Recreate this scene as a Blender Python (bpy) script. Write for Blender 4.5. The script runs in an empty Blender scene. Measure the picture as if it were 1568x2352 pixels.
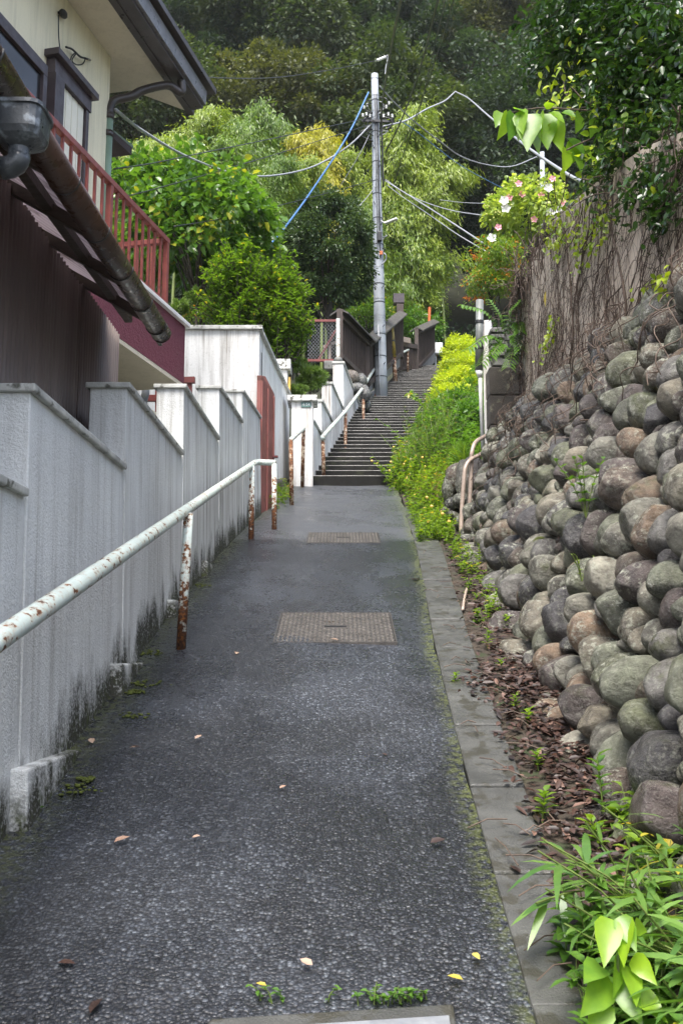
import bpy, bmesh, math, random
import numpy as np
from mathutils import Vector, Matrix
random.seed(7); rng = np.random.default_rng(7)
R = math.radians
sc = bpy.context.scene
col = sc.collection

# ------------------------------------------------------------------ camera
EYE = np.array([0.0, 0.0, 1.5]); FPX = 2221.0; PITCH = R(8.3)
cam = bpy.data.cameras.new('camera'); cam.sensor_fit = 'VERTICAL'; cam.sensor_height = 36
cam.lens = FPX / 2352 * 36; cam.clip_start = .05; cam.clip_end = 1000
cam.dof.use_dof = True; cam.dof.focus_distance = 6.0; cam.dof.aperture_fstop = 14
co = bpy.data.objects.new('camera', cam); col.objects.link(co)
co.location = EYE; co.rotation_euler = (R(90) + PITCH, 0, 0); sc.camera = co

# ------------------------------------------------------------------ light
SUN_EL, SUN_AZ = R(63), R(192)
w = bpy.data.worlds.new('World'); sc.world = w; w.use_nodes = True
wt = w.node_tree; wt.nodes.clear()
wo = wt.nodes.new('ShaderNodeOutputWorld'); wb = wt.nodes.new('ShaderNodeBackground')
sk = wt.nodes.new('ShaderNodeTexSky'); sk.sky_type = 'NISHITA'; sk.sun_disc = False
sk.sun_elevation = SUN_EL; sk.sun_rotation = SUN_AZ; sk.dust_density = 4; sk.air_density = 1.0
hs = wt.nodes.new('ShaderNodeHueSaturation'); hs.inputs['Saturation'].default_value = .8
wt.links.new(sk.outputs[0], hs.inputs['Color']); wt.links.new(hs.outputs[0], wb.inputs[0])
wb.inputs[1].default_value = .115; wt.links.new(wb.outputs[0], wo.inputs[0])
sl = bpy.data.lights.new('sun', 'SUN'); sl.energy = 1.5; sl.angle = R(30); sl.color = (1, .97, .92)
so = bpy.data.objects.new('sun', sl); col.objects.link(so)
# bright overcast: the sun glows through cloud high behind the camera
sd = Vector((math.sin(SUN_AZ) * math.cos(SUN_EL), math.cos(SUN_AZ) * math.cos(SUN_EL), math.sin(SUN_EL)))
so.rotation_euler = sd.to_track_quat('Z', 'Y').to_euler()
vs = sc.view_settings; vs.view_transform = 'Standard'; vs.look = 'None'; vs.gamma = 1; vs.use_curve_mapping = False
vs.exposure = 2.0
sc.cycles.use_denoising = True; sc.cycles.max_bounces = 8; sc.cycles.transparent_max_bounces = 16
sc.cycles.sample_clamp_indirect = 6

# ------------------------------------------------------------------ survey: rays of the photo to real places
CP, SP_ = math.cos(PITCH), math.sin(PITCH)
SLOPE = .282
def ray(u, v):
    a = (u - 784) / FPX; b = (1176 - v) / FPX
    return np.array([a, CP - b * SP_, SP_ + b * CP])
def P(u, v, Y):
    r = ray(u, v); return EYE + r * (Y / r[1])
def PLN(u, v, p0, n):
    r = ray(u, v); n = np.array(n, float); return EYE + r * (np.dot(np.array(p0) - EYE, n) / np.dot(r, n))
def G(u, v): return PLN(u, v, (0, 0, 0), (0, -SLOPE, 1))
def ST(u, v): return PLN(u, v, (0, 13.9, 3.918), (0, -.403, 1))
def lerp(tab, y): return float(np.interp(y, [a for a, b in tab], [b for a, b in tab]))
RT = [(-8, .42), (2, .44), (2.5, .46), (3.3, .468), (4.6, .501), (5.58, .538), (8.6, .684), (11.2, .748), (14, .78)]
def x_right(y): return lerp(RT, y)
XW = [(-9, -1.11), (6, -1.11), (7.8, -1.10), (9.3, -1.035), (11, -.91), (13, -.76)]
def x_wall(y): return lerp(XW, y)
XL = [(13.9, -.42), (18.1, .03), (22.8, .58), (23.0, 1.10), (26, 1.28), (28.9, 1.72), (31.3, 2.3)]
XR = [(13.9, .85), (17.7, 1.42), (22.8, 2.08), (26, 2.66), (31.3, 3.42)]
def zst(y): return SLOPE * y if y < 13.9 else (3.918 + .403 * (y - 13.9) if y < 31.3 else 10.93 + .2 * (y - 31.3))

# ------------------------------------------------------------------ materials
class NT:
    def __init__(s, name):
        s.m = bpy.data.materials.new(name); s.m.use_nodes = True; s.t = s.m.node_tree; s.t.nodes.clear()
        s.o = s.t.nodes.new('ShaderNodeOutputMaterial'); s._p = None
    def set(s, inp, v):
        if isinstance(v, bpy.types.NodeSocket): s.t.links.new(v, inp)
        elif isinstance(v, (tuple, list)) and len(v) == 3 and inp.type == 'RGBA': inp.default_value = (*v, 1)
        else: inp.default_value = v
    def n(s, typ, **k):
        nd = s.t.nodes.new('ShaderNode' + typ)
        for a, v in k.items():
            if a in nd.inputs: s.set(nd.inputs[a], v)
            else: setattr(nd, a, v)
        return nd
    def pos(s):
        if s._p is None: s._p = s.n('NewGeometry').outputs['Position']
        return s._p
    def objc(s): return s.n('TexCoord').outputs['Object']
    def sep(s, v=None): return s.n('SeparateXYZ', Vector=v or s.pos()).outputs
    def scl(s, v, xyz): return s.n('Mapping', Vector=v, Scale=xyz).outputs[0]
    def noise(s, sc_, det=4, vec=None, rough=.55, dist=0):
        return s.n('TexNoise', Scale=sc_, Detail=det, Roughness=rough, Distortion=dist, Vector=vec if vec is not None else s.pos()).outputs
    def vor(s, sc_, vec=None, feature='F1', rnd=1.0):
        nd = s.t.nodes.new('ShaderNodeTexVoronoi'); nd.feature = feature
        nd.inputs['Scale'].default_value = sc_; nd.inputs['Randomness'].default_value = rnd
        s.set(nd.inputs['Vector'], vec if vec is not None else s.pos()); return nd.outputs
    def math(s, op, a, b=0.0, c=None):
        nd = s.t.nodes.new('ShaderNodeMath'); nd.operation = op; s.set(nd.inputs[0], a); s.set(nd.inputs[1], b)
        if c is not None: s.set(nd.inputs[2], c)
        return nd.outputs[0]
    def rng(s, v, a, b, c=0.0, d=1.0):
        nd = s.t.nodes.new('ShaderNodeMapRange'); s.set(nd.inputs[0], v)
        for i, q in enumerate((a, b, c, d)): s.set(nd.inputs[i + 1], q)
        return nd.outputs[0]
    def mix(s, f, a, b, mode='MIX'):
        nd = s.t.nodes.new('ShaderNodeMix'); nd.data_type = 'RGBA'; nd.blend_type = mode
        s.set(nd.inputs[0], f); s.set(nd.inputs[6], a); s.set(nd.inputs[7], b); return nd.outputs[2]
    def ramp(s, f, stops):
        nd = s.t.nodes.new('ShaderNodeValToRGB'); s.set(nd.inputs[0], f); e = nd.color_ramp.elements
        while len(e) < len(stops): e.new(.5)
        for el, (p, c) in zip(e, stops): el.position = p; el.color = (*c, 1) if isinstance(c, tuple) else (c, c, c, 1)
        return nd.outputs[0]
    def bump(s, h, st=.3, d=.01, nrm=None):
        nd = s.n('Bump', Height=h, Strength=st, Distance=d)
        if nrm is not None: s.set(nd.inputs['Normal'], nrm)
        return nd.outputs[0]
    def attr(s, nm): return s.n('Attribute', attribute_name=nm).outputs
    def pr(s, colr, rough=.5, nrm=None, spec=.5, metal=0.0, coat=0.0, **k):
        nd = s.t.nodes.new('ShaderNodeBsdfPrincipled'); s.set(nd.inputs['Base Color'], colr); s.set(nd.inputs['Roughness'], rough)
        s.set(nd.inputs['Metallic'], metal); s.set(nd.inputs['Specular IOR Level'], spec); s.set(nd.inputs['Coat Weight'], coat)
        if coat: nd.inputs['Coat Roughness'].default_value = .15
        if nrm is not None: s.set(nd.inputs['Normal'], nrm)
        return nd.outputs[0]
    def end(s, sh): s.t.links.new(sh, s.o.inputs[0]); return s.m

M = {}
def asphalt():
    k = NT('wet_asphalt'); ps = k.pos(); x, y, z = k.sep()
    wv = k.n('VectorMath', operation='ADD'); k.set(wv.inputs[0], ps)
    nz = k.noise(26, 2)[1]; sc2 = k.n('VectorMath', operation='SCALE'); k.set(sc2.inputs[0], nz); sc2.inputs['Scale'].default_value = .010
    k.set(wv.inputs[1], sc2.outputs[0])
    v = k.vor(88, wv.outputs[0]); v2 = k.vor(210, ps)
    cellr = k.sep(v[1])[0]; g = k.noise(420, 2)[0]
    big = k.noise(.9, 4, dist=.6)[0]; mid = k.noise(5, 3)[0]
    stone = k.ramp(cellr, [(0, (.006, .007, .009)), (.4, (.013, .0145, .018)), (.7, (.023, .026, .032)), (.9, (.040, .045, .054)), (1, (.085, .094, .105))])
    c = k.mix(k.rng(v[0], .35, .75), stone, (.006, .006, .007))
    c = k.mix(k.rng(g, .35, .7, 0, .3), c, (.03, .033, .039))
    c = k.mix(k.rng(k.noise(1.1, 5, dist=.8)[0], .42, .62, 0, .6), c, k.mix(1.0, c, (.5, .5, .53), 'MULTIPLY'))
    dry = k.rng(k.noise(1, 5, k.scl(ps, (1.5, .8, 1)), .62, .4)[0], .47, .62)      # sheen mask: paler patches paint in sky reflected on the wet surface
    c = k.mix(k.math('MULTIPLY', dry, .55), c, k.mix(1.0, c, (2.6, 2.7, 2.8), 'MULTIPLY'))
    far = k.rng(y, 8.98, 9.14)                                  # smoother surfacing beyond the joint, its wet sheen painted in as paler grey
    c = k.mix(k.math('MULTIPLY', far, .75), c, (.07, .074, .082))
    moss = k.attr('moss')[2]
    mo = k.math('MULTIPLY', moss, k.rng(k.noise(38, 4)[0], .42, .58))
    mc = k.mix(k.noise(120, 2)[0], (.035, .042, .008), (.10, .12, .012))
    c = k.mix(mo, c, mc)
    h = k.math('SUBTRACT', k.math('MULTIPLY', k.math('SUBTRACT', 1.0, v[0]), k.rng(cellr, 0, 1, .6, 1.2)), k.math('MULTIPLY', v2[0], .25))
    h = k.math('ADD', h, k.math('MULTIPLY', g, .25))
    ro = k.math('ADD', k.rng(big, .36, .64, .12, .42), k.math('MULTIPLY', mo, .5))
    ro = k.math('ADD', ro, k.rng(cellr, 0, 1, -.06, .1))
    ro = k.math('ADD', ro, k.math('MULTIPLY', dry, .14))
    st = k.math('ADD', .5, k.math('MULTIPLY', far, -.15))
    b = k.bump(k.math('MULTIPLY', mid, 1.0), .12, .03); b = k.bump(h, st, .012, b)
    return k.end(k.pr(c, ro, b, .55))
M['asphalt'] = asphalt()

def stucco(name, base, dirt=(.10, .085, .06), streak=.55, gs=150, bs=.35, mould=True, tops=None):
    k = NT(name); ps = k.pos(); x, y, z = k.sep()
    hgt = k.math('SUBTRACT', z, k.math('MULTIPLY', y, SLOPE))
    c = k.mix(k.rng(k.noise(1.3, 5)[0], .35, .7, 0, .5), base, tuple(q * .74 for q in base))
    s1 = k.noise(1, 5, k.scl(ps, (9, 9, .55)), .7)[0]; s2 = k.noise(1, 4, k.scl(ps, (30, 30, 1.1)), .65)[0]
    sv = k.math('MULTIPLY', k.rng(s1, .42, .64), k.rng(s2, .36, .62))
    c = k.mix(k.math('MULTIPLY', sv, k.rng(y, 4.2, 8.0, streak, min(1, streak * 2.2)) if mould else streak), c, dirt)
    c = k.mix(k.rng(k.noise(gs * .7, 3)[0], .58, .74, 0, .28), c, (.16, .155, .14))
    if mould:
        nm = k.math('ADD', hgt, k.math('MULTIPLY', k.math('SUBTRACT', k.noise(7, 6, k.scl(ps, (1, 1, .45)))[0], .5), .7))
        md = k.rng(nm, .25, .02)
        spk = k.rng(k.noise(75, 3)[0], .30, .58)
        md = k.math('MULTIPLY', md, k.math('ADD', .45, k.math('MULTIPLY', spk, .6)))
        c = k.mix(k.rng(md, .12, .8, 0, .96), c, (.022, .023, .012))
        c = k.mix(k.math('MULTIPLY', k.rng(hgt, .12, .0), k.rng(k.noise(24, 3)[0], .5, .62, 0, .8)), c, (.05, .065, .012))
    ck = k.vor(.75, k.n('VectorMath', operation='ADD', Vector=ps).outputs[0], 'DISTANCE_TO_EDGE')
    h = k.math('ADD', k.noise(gs, 3, rough=.6)[0], k.math('MULTIPLY', k.noise(gs * .3, 2)[0], .8))
    return k.end(k.pr(c, .8, k.bump(h, bs, .012), .3))
M['white'] = stucco('white_roughcast', (.70, .72, .715), streak=.36, gs=110, bs=.45)
M['white2'] = stucco('white_smooth_render', (.80, .80, .785), (.16, .14, .11), .8, 60, .2, mould=False)
M['white3'] = stucco('white_stair_render', (.82, .81, .79), (.17, .12, .085), .9, 60, .2, mould=False)
M['cream'] = stucco('cream_stucco', (.80, .745, .56), (.30, .27, .2), .3, 200, .25, mould=False)
M['soffit'] = stucco('soffit_board', (.62, .57, .46), (.3, .27, .2), .3, 260, .15, mould=False)
M['burgundy'] = stucco('burgundy_stucco', (.16, .045, .065), (.10, .03, .04), .3, 70, .9, mould=False)
M['purple_board'] = stucco('plum_fascia', (.085, .062, .07), (.05, .04, .045), .4, 240, .25, mould=False)
M['beige'] = stucco('beige_render', (.74, .64, .53), (.30, .23, .17), .5, 30, .3, mould=False)

def plain(name, c, ro=.5, var=.25, sc_=6, metal=0.0, bs=.1, bscale=80, spec=.5, coat=0.0, spots=None):
    k = NT(name); ps = k.pos()
    cc = k.mix(k.rng(k.noise(sc_, 5)[0], .3, .7), tuple(q * (1 - var) for q in c), tuple(min(1, q * (1 + var)) for q in c))
    if spots:
        cc = k.mix(k.rng(k.noise(spots[1], 5)[0], spots[2], spots[2] + .08, 0, .9), cc, spots[0])
    return k.end(k.pr(cc, k.rng(k.noise(sc_ * 1.7, 3)[0], .3, .7, max(.05, ro - .12), min(1, ro + .12)), k.bump(k.noise(bscale, 4)[0], bs, .01), spec, metal, coat))
M['coping'] = plain('mossy_coping', (.44, .445, .42), .7, .3, 9, bs=.4, bscale=70, spots=((.07, .07, .05), 14, .58))
M['concrete'] = plain('old_concrete', (.12, .12, .112), .55, .35, 7, bs=.5, bscale=110, spots=((.035, .04, .022), 11, .56))
M['kerb'] = plain('wet_kerb_concrete', (.062, .063, .058), .42, .35, 5, bs=.4, bscale=170, spots=((.036, .034, .024), 13, .52))
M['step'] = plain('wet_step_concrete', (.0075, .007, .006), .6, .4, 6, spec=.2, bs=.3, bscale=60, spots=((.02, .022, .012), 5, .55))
M['nosing'] = plain('step_nosing_glint', (.065, .062, .056), .3, .4, 3, bs=.3, bscale=60)  # pale strip colour paints the glints along the wet step edges
M['path2'] = plain('landing_concrete', (.20, .20, .20), .5, .25, 3, bs=.3, bscale=60)
M['redmetal'] = plain('red_painted_steel', (.20, .052, .045), .42, .22, 9, bs=.08, spots=((.13, .03, .022), 13, .60))
M['rededoor'] = plain('faded_red_gate', (.25, .085, .072), .6, .2, 3, bs=.2, spots=((.10, .035, .025), 7, .6))
M['redframe'] = plain('red_frame_steel', (.16, .035, .03), .45, .25, 9)
M['gutter'] = plain('brown_gutter_plastic', (.055, .028, .018), .3, .3, 12, bs=.08, bscale=160, spots=((.085, .05, .035), 60, .6))
M['hopper'] = plain('dark_rainwater_plastic', (.055, .062, .07), .35, .35, 14, bs=.15, spots=((.22, .25, .28), 14, .57))
M['greenpipe'] = plain('green_pipe', (.17, .25, .19), .4, .15, 5)
M['darkbrown'] = plain('dark_brown_sheet', (.045, .036, .034), .38, .25, 6)
M['eavecap'] = plain('grey_roof_edge', (.16, .16, .17), .35, .2, 9)
M['window'] = plain('plum_window_frame', (.05, .038, .044), .4, .2, 9)
M['glass'] = plain('dark_glass', (.012, .012, .013), .08, .2, 2)
M['shutter'] = plain('cream_shutter', (.70, .68, .58), .5, .08, 4, spots=((.5, .48, .42), 3, .6))
M['pole'] = plain('weathered_pole_concrete', (.29, .315, .345), .6, .14, 2.5, bs=.2, bscale=60, spots=((.24, .26, .27), 8, .56))
M['steel'] = plain('galvanised_steel', (.30, .31, .32), .45, .15, 20, metal=.6)
M['white_part'] = plain('white_porcelain', (.75, .75, .73), .25, .06, 20)
M['black'] = plain('black_rubber', (.014, .014, .015), .4, .2, 20)
M['cable_w'] = plain('pale_cable', (.30, .31, .33), .35, .15, 30)
M['cable_k'] = plain('black_cable', (.016, .016, .017), .35, .2, 30)
M['cable_b'] = plain('blue_cable', (.05, .15, .34), .4, .2, 30)
M['tan'] = plain('tan_coated_pipe', (.36, .285, .235), .32, .12, 20, bs=.06, spots=((.2, .15, .12), 70, .66))
M['darkstone'] = plain('dark_porous_stone', (.075, .063, .054), .75, .35, 7, bs=.9, bscale=120, spots=((.26, .24, .17), 10, .60))
M['yellow'] = plain('yellow_guard', (.28, .20, .03), .5, .4, 12, spots=((.05, .045, .02), 9, .55))
M['orange'] = plain('orange_paint', (.55, .13, .03), .5, .2, 9)
M['soil'] = plain('dark_soil', (.035, .026, .017), .85, .4, 9, bs=.9, bscale=35, spots=((.02, .03, .008), 6, .56))
M['hill'] = plain('forest_floor', (.022, .026, .012), .9, .4, 1.5, bs=.8, bscale=6)
M['bark'] = plain('dark_bark', (.04, .033, .025), .85, .35, 8, bs=.8, bscale=40)
M['stem'] = plain('green_stem', (.10, .14, .03), .5, .3, 20)
M['culm'] = plain('bamboo_culm', (.16, .20, .05), .4, .25, 3)
M['vine'] = plain('dead_vine_bark', (.085, .058, .042), .75, .45, 25, bs=.3)
M['mailbox'] = plain('white_painted_box', (.80, .80, .82), .4, .05, 5)
M['plate'] = plain('sign_plate_green', (.10, .19, .17), .4, .12, 9)
M['letter'] = plain('white_sign_paint', (.80, .82, .80), .5, .05, 9)
M['yellowbox'] = plain('yellow_plastic', (.70, .45, .10), .4, .08, 9)
M['petal_w'] = plain('white_petal', (.86, .84, .80), .6, .04, 9)
M['petal_p'] = plain('pink_petal', (.80, .36, .42), .6, .1, 9)
M['bud'] = plain('green_bud', (.40, .42, .10), .5, .2, 9)
M['cap'] = plain('white_sheet_cap', (.72, .72, .70), .4, .1, 5)

def planks():
    k = NT('weathered_planks'); ps = k.pos(); x, y, z = k.sep()
    c = k.mix(k.noise(1, 5, k.scl(ps, (22, 22, 1.2)), .65)[0], (.022, .016, .014), (.115, .09, .08))
    c = k.mix(k.rng(k.noise(3, 4)[0], .5, .7, 0, .5), c, (.02, .018, .016))
    return k.end(k.pr(c, .7, k.bump(k.noise(1, 4, k.scl(ps, (40, 40, 2)))[0], .5, .02), .3))
M['planks'] = planks()
def wood():
    k = NT('dark_wet_wood'); ps = k.pos()
    c = k.mix(k.noise(1, 5, k.scl(ps, (3, 30, 60)), .6)[0], (.022, .015, .011), (.095, .068, .05))
    return k.end(k.pr(c, .55, k.bump(k.noise(1, 4, k.scl(ps, (4, 40, 70)))[0], .4, .01), .4))
M['wood'] = wood()
def rusty(name, paint, amount, low=0.0):
    k = NT(name); ps = k.objc(); z = k.sep(k.n('NewGeometry').outputs['Position'])
    n1 = k.noise(17, 6, ps, .62)[0]; n2 = k.noise(55, 4, k.scl(ps, (1, .55, 1)), .6)[0]
    f = k.math('ADD', k.math('MULTIPLY', n1, .6), k.math('MULTIPLY', n2, .42)); pz = k.sep()
    f = k.math('ADD', f, k.rng(k.math('SUBTRACT', pz[2], k.math('MULTIPLY', pz[1], SLOPE)), .62, .0, 0, low))
    rs = k.rng(f, amount, amount + .035); halo = k.rng(f, amount - .07, amount + .02, 0, .55)
    rc = k.ramp(k.noise(70, 4, ps)[0], [(.3, (.030, .014, .010)), (.5, (.11, .042, .018)), (.68, (.30, .11, .025))])
    pc = k.mix(k.rng(k.noise(9, 4, ps)[0], .35, .7), paint, tuple(q * .82 for q in paint))
    c = k.mix(halo, pc, (.42, .27, .16)); c = k.mix(rs, c, rc)
    h = k.math('SUBTRACT', k.math('MULTIPLY', k.noise(150, 3, ps)[0], .25), rs)
    return k.end(k.pr(c, k.rng(rs, 0, 1, .3, .8), k.bump(h, .5, .003), .5))
M['peel'] = rusty('peeling_mint_paint', (.60, .69, .65), .575)
M['peel2'] = rusty('peeling_paint_rusty', (.60, .68, .64), .565, .17)
M['rustpost'] = rusty('rusted_post', (.50, .42, .32), .47)

def corrug():
    k = NT('brown_corrugated_plastic'); ps = k.pos()
    c = k.mix(k.rng(k.noise(1, 5, k.scl(ps, (8, 8, 1)))[0], .35, .7), (.19, .153, .133), (.27, .222, .195))
    p = k.pr(c, .35, None, .5)
    tr = k.n('BsdfTransparent', Color=(.55, .42, .34, 1)).outputs[0]
    tl = k.n('BsdfTranslucent', Color=(.12, .07, .05, 1)).outputs[0]
    a = k.n('MixShader', Fac=.2); k.set(a.inputs[1], p); k.set(a.inputs[2], tl)
    b = k.n('MixShader', Fac=.2); k.set(b.inputs[1], a.outputs[0]); k.set(b.inputs[2], tr)
    return k.end(b.outputs[0])
M['corrug'] = corrug()

def stone():
    k = NT('wet_river_stone'); ps = k.pos(); base = k.attr('col')[0]
    n = k.noise(16, 6, ps, .65)[0]; n3 = k.noise(150, 3)[0]
    c = k.mix(k.rng(n, .38, .62), k.mix(1.0, base, (.48, .46, .44), 'MULTIPLY'), k.mix(1.0, base, (1.2, 1.2, 1.15), 'MULTIPLY'))
    c = k.mix(k.rng(n3, .5, .75, 0, .4), c, (.25, .24, .21))
    li = k.math('MULTIPLY', k.rng(k.noise(30, 6, ps, .75)[0], .53, .60), k.rng(k.noise(2.4, 3)[0], .40, .56))
    c = k.mix(k.math('MULTIPLY', li, .75), c, (.36, .37, .30))
    up = k.sep(k.n('NewGeometry').outputs['Normal'])[2]
    mo = k.math('MULTIPLY', k.rng(k.noise(3.1, 4)[0], .56, .68), k.rng(k.noise(26, 3)[0], .4, .6))
    c = k.mix(k.math('MULTIPLY', mo, .75), c, (.05, .058, .016))
    h = k.math('ADD', k.noise(38, 8, ps, .75)[0], k.math('MULTIPLY', k.noise(9, 5, ps, .6)[0], 1.6))
    return k.end(k.pr(c, k.rng(k.noise(4, 3)[0], .38, .62, .14, .40), k.bump(h, .75, .028), .55))
M['stone'] = stone()

def leafmat(name, c1, c2, tr=.4, ro=.38, odd=None, trc=None):
    k = NT(name); t = k.attr('tint')[2]
    t = k.math('ADD', t, k.math('MULTIPLY', k.math('SUBTRACT', k.noise(48, 3)[0], .5), .55)); c = k.mix(t, c1, c2)
    t = k.attr('tint')[2]
    if odd: c = k.mix(k.rng(t, odd[1], odd[1] + .01), c, odd[0])
    p = k.pr(c, ro, None, .5)
    tc = k.mix(1.0, c, trc or (1.5, 1.5, .55), 'MULTIPLY')
    tl = k.n('BsdfTranslucent', Color=tc).outputs[0]
    mx = k.n('MixShader', Fac=tr); k.set(mx.inputs[1], p); k.set(mx.inputs[2], tl)
    return k.end(mx.outputs[0])
M['lf_forest'] = leafmat('forest_leaf', (.024, .048, .018), (.075, .105, .032), .3, .62)
M['lf_forest2'] = leafmat('olive_forest_leaf', (.034, .048, .018), (.105, .115, .036), .3, .62)
M['lf_forest3'] = leafmat('deep_forest_leaf', (.016, .036, .019), (.046, .078, .036), .3, .62)
M['lf_bamboo'] = leafmat('bamboo_leaf', (.11, .18, .02), (.33, .41, .055), .42, .4)
M['lf_bamboo2'] = leafmat('yellow_bamboo_leaf', (.24, .25, .02), (.50, .46, .04), .42, .4)
M['lf_bamboo3'] = leafmat('shaded_bamboo_leaf', (.07, .14, .02), (.21, .31, .05), .42, .4)
M['lf_big'] = leafmat('broad_garden_leaf', (.045, .115, .02), (.13, .25, .035), .38, .28, ((.35, .36, .04), .965))
M['lf_bush'] = leafmat('bright_bush_leaf', (.045, .115, .014), (.145, .25, .025), .4, .3, ((.40, .36, .03), .97))
M['lf_camellia'] = leafmat('camellia_leaf', (.036, .072, .030), (.095, .145, .058), .2, .25)
M['lf_pine'] = leafmat('pine_needle', (.07, .14, .025), (.20, .30, .055), .25, .45)
M['lf_hedge'] = leafmat('lime_hedge_leaf', (.26, .36, .02), (.52, .58, .04), .42, .4)
M['lf_weed'] = leafmat('weed_leaf', (.065, .15, .02), (.21, .32, .035), .42, .38, ((.42, .33, .06), .95))
M['lf_feather'] = leafmat('feathery_weed_leaf', (.045, .105, .022), (.14, .24, .05), .4, .4, ((.30, .24, .08), .94))
M['lf_straw'] = leafmat('dry_grass_blade', (.16, .14, .05), (.36, .28, .11), .35, .5)
M['lf_shrub'] = leafmat('shrub_leaf', (.045, .12, .018), (.13, .26, .04), .4, .3)
M['lf_dark'] = leafmat('dark_evergreen_leaf', (.014, .038, .010), (.045, .105, .018), .28, .22, ((.20, .26, .02), .955))
M['lf_lime'] = leafmat('broad_lime_leaf', (.10, .23, .035), (.30, .47, .03), .5, .28)
M['lf_hib'] = leafmat('hibiscus_leaf', (.17, .26, .06), (.42, .50, .12), .42, .4)
M['lf_nandina'] = leafmat('nandina_leaf', (.07, .15, .025), (.25, .34, .06), .4, .38, ((.50, .20, .04), .86))
M['lf_red'] = leafmat('red_leaf', (.40, .08, .03), (.55, .22, .04), .4, .4)
M['lf_grass'] = leafmat('bamboo_grass_leaf', (.06, .145, .03), (.19, .32, .07), .38, .3, ((.48, .42, .05), .955))
M['lf_ivy'] = leafmat('ivy_leaf', (.16, .27, .02), (.38, .46, .03), .45, .32)
M['lf_dead'] = leafmat('rotting_leaf', (.014, .008, .006), (.062, .030, .020), .08, .5, ((.17, .10, .075), .94), (1.2, .9, .7))
M['lf_dry'] = leafmat('dry_leaf', (.28, .16, .11), (.42, .30, .22), .1, .4, None, (1.2, .9, .7))
M['lf_yellow'] = leafmat('fallen_yellow_leaf', (.45, .34, .05), (.55, .45, .10), .2, .4)
M['mortar'] = plain('mossy_mortar', (.03, .03, .025), .8, .4, 6, bs=.7, bscale=50, spots=((.03, .045, .008), 5, .55))
M['mossm'] = plain('moss', (.075, .095, .010), .9, .5, 60, bs=1, bscale=160)

# ------------------------------------------------------------------ mesh building
def link(o): col.objects.link(o); return o
def tag(o, label=None, cat=None, group=None, kind=None):
    for k_, v_ in (('label', label), ('category', cat), ('group', group), ('kind', kind)):
        if v_: o[k_] = v_
    return o
def empty(name, loc, label=None, cat=None, group=None, kind=None):
    o = link(bpy.data.objects.new(name, None)); o.empty_display_size = .1; o.location = tuple(loc); return tag(o, label, cat, group, kind)
def world_of(q): return Vector(q.location) + (world_of(q.parent) + q.matrix_parent_inverse.translation if q.parent else Vector((0, 0, 0)))
def put(name, me, parent=None, origin=None):
    o = link(bpy.data.objects.new(name, me))
    if parent is not None:
        o.parent = parent
        o.matrix_parent_inverse = Matrix.Translation(-world_of(parent))
    else:
        n = len(me.vertices); v = np.empty(n * 3); me.vertices.foreach_get('co', v); v = v.reshape(-1, 3)
        og = np.array(origin) if origin is not None else np.array([*(v.min(0) + v.max(0))[:2] / 2, v[:, 2].min()])
        me.vertices.foreach_set('co', (v - og).ravel()); o.location = tuple(og)
    return o
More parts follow.
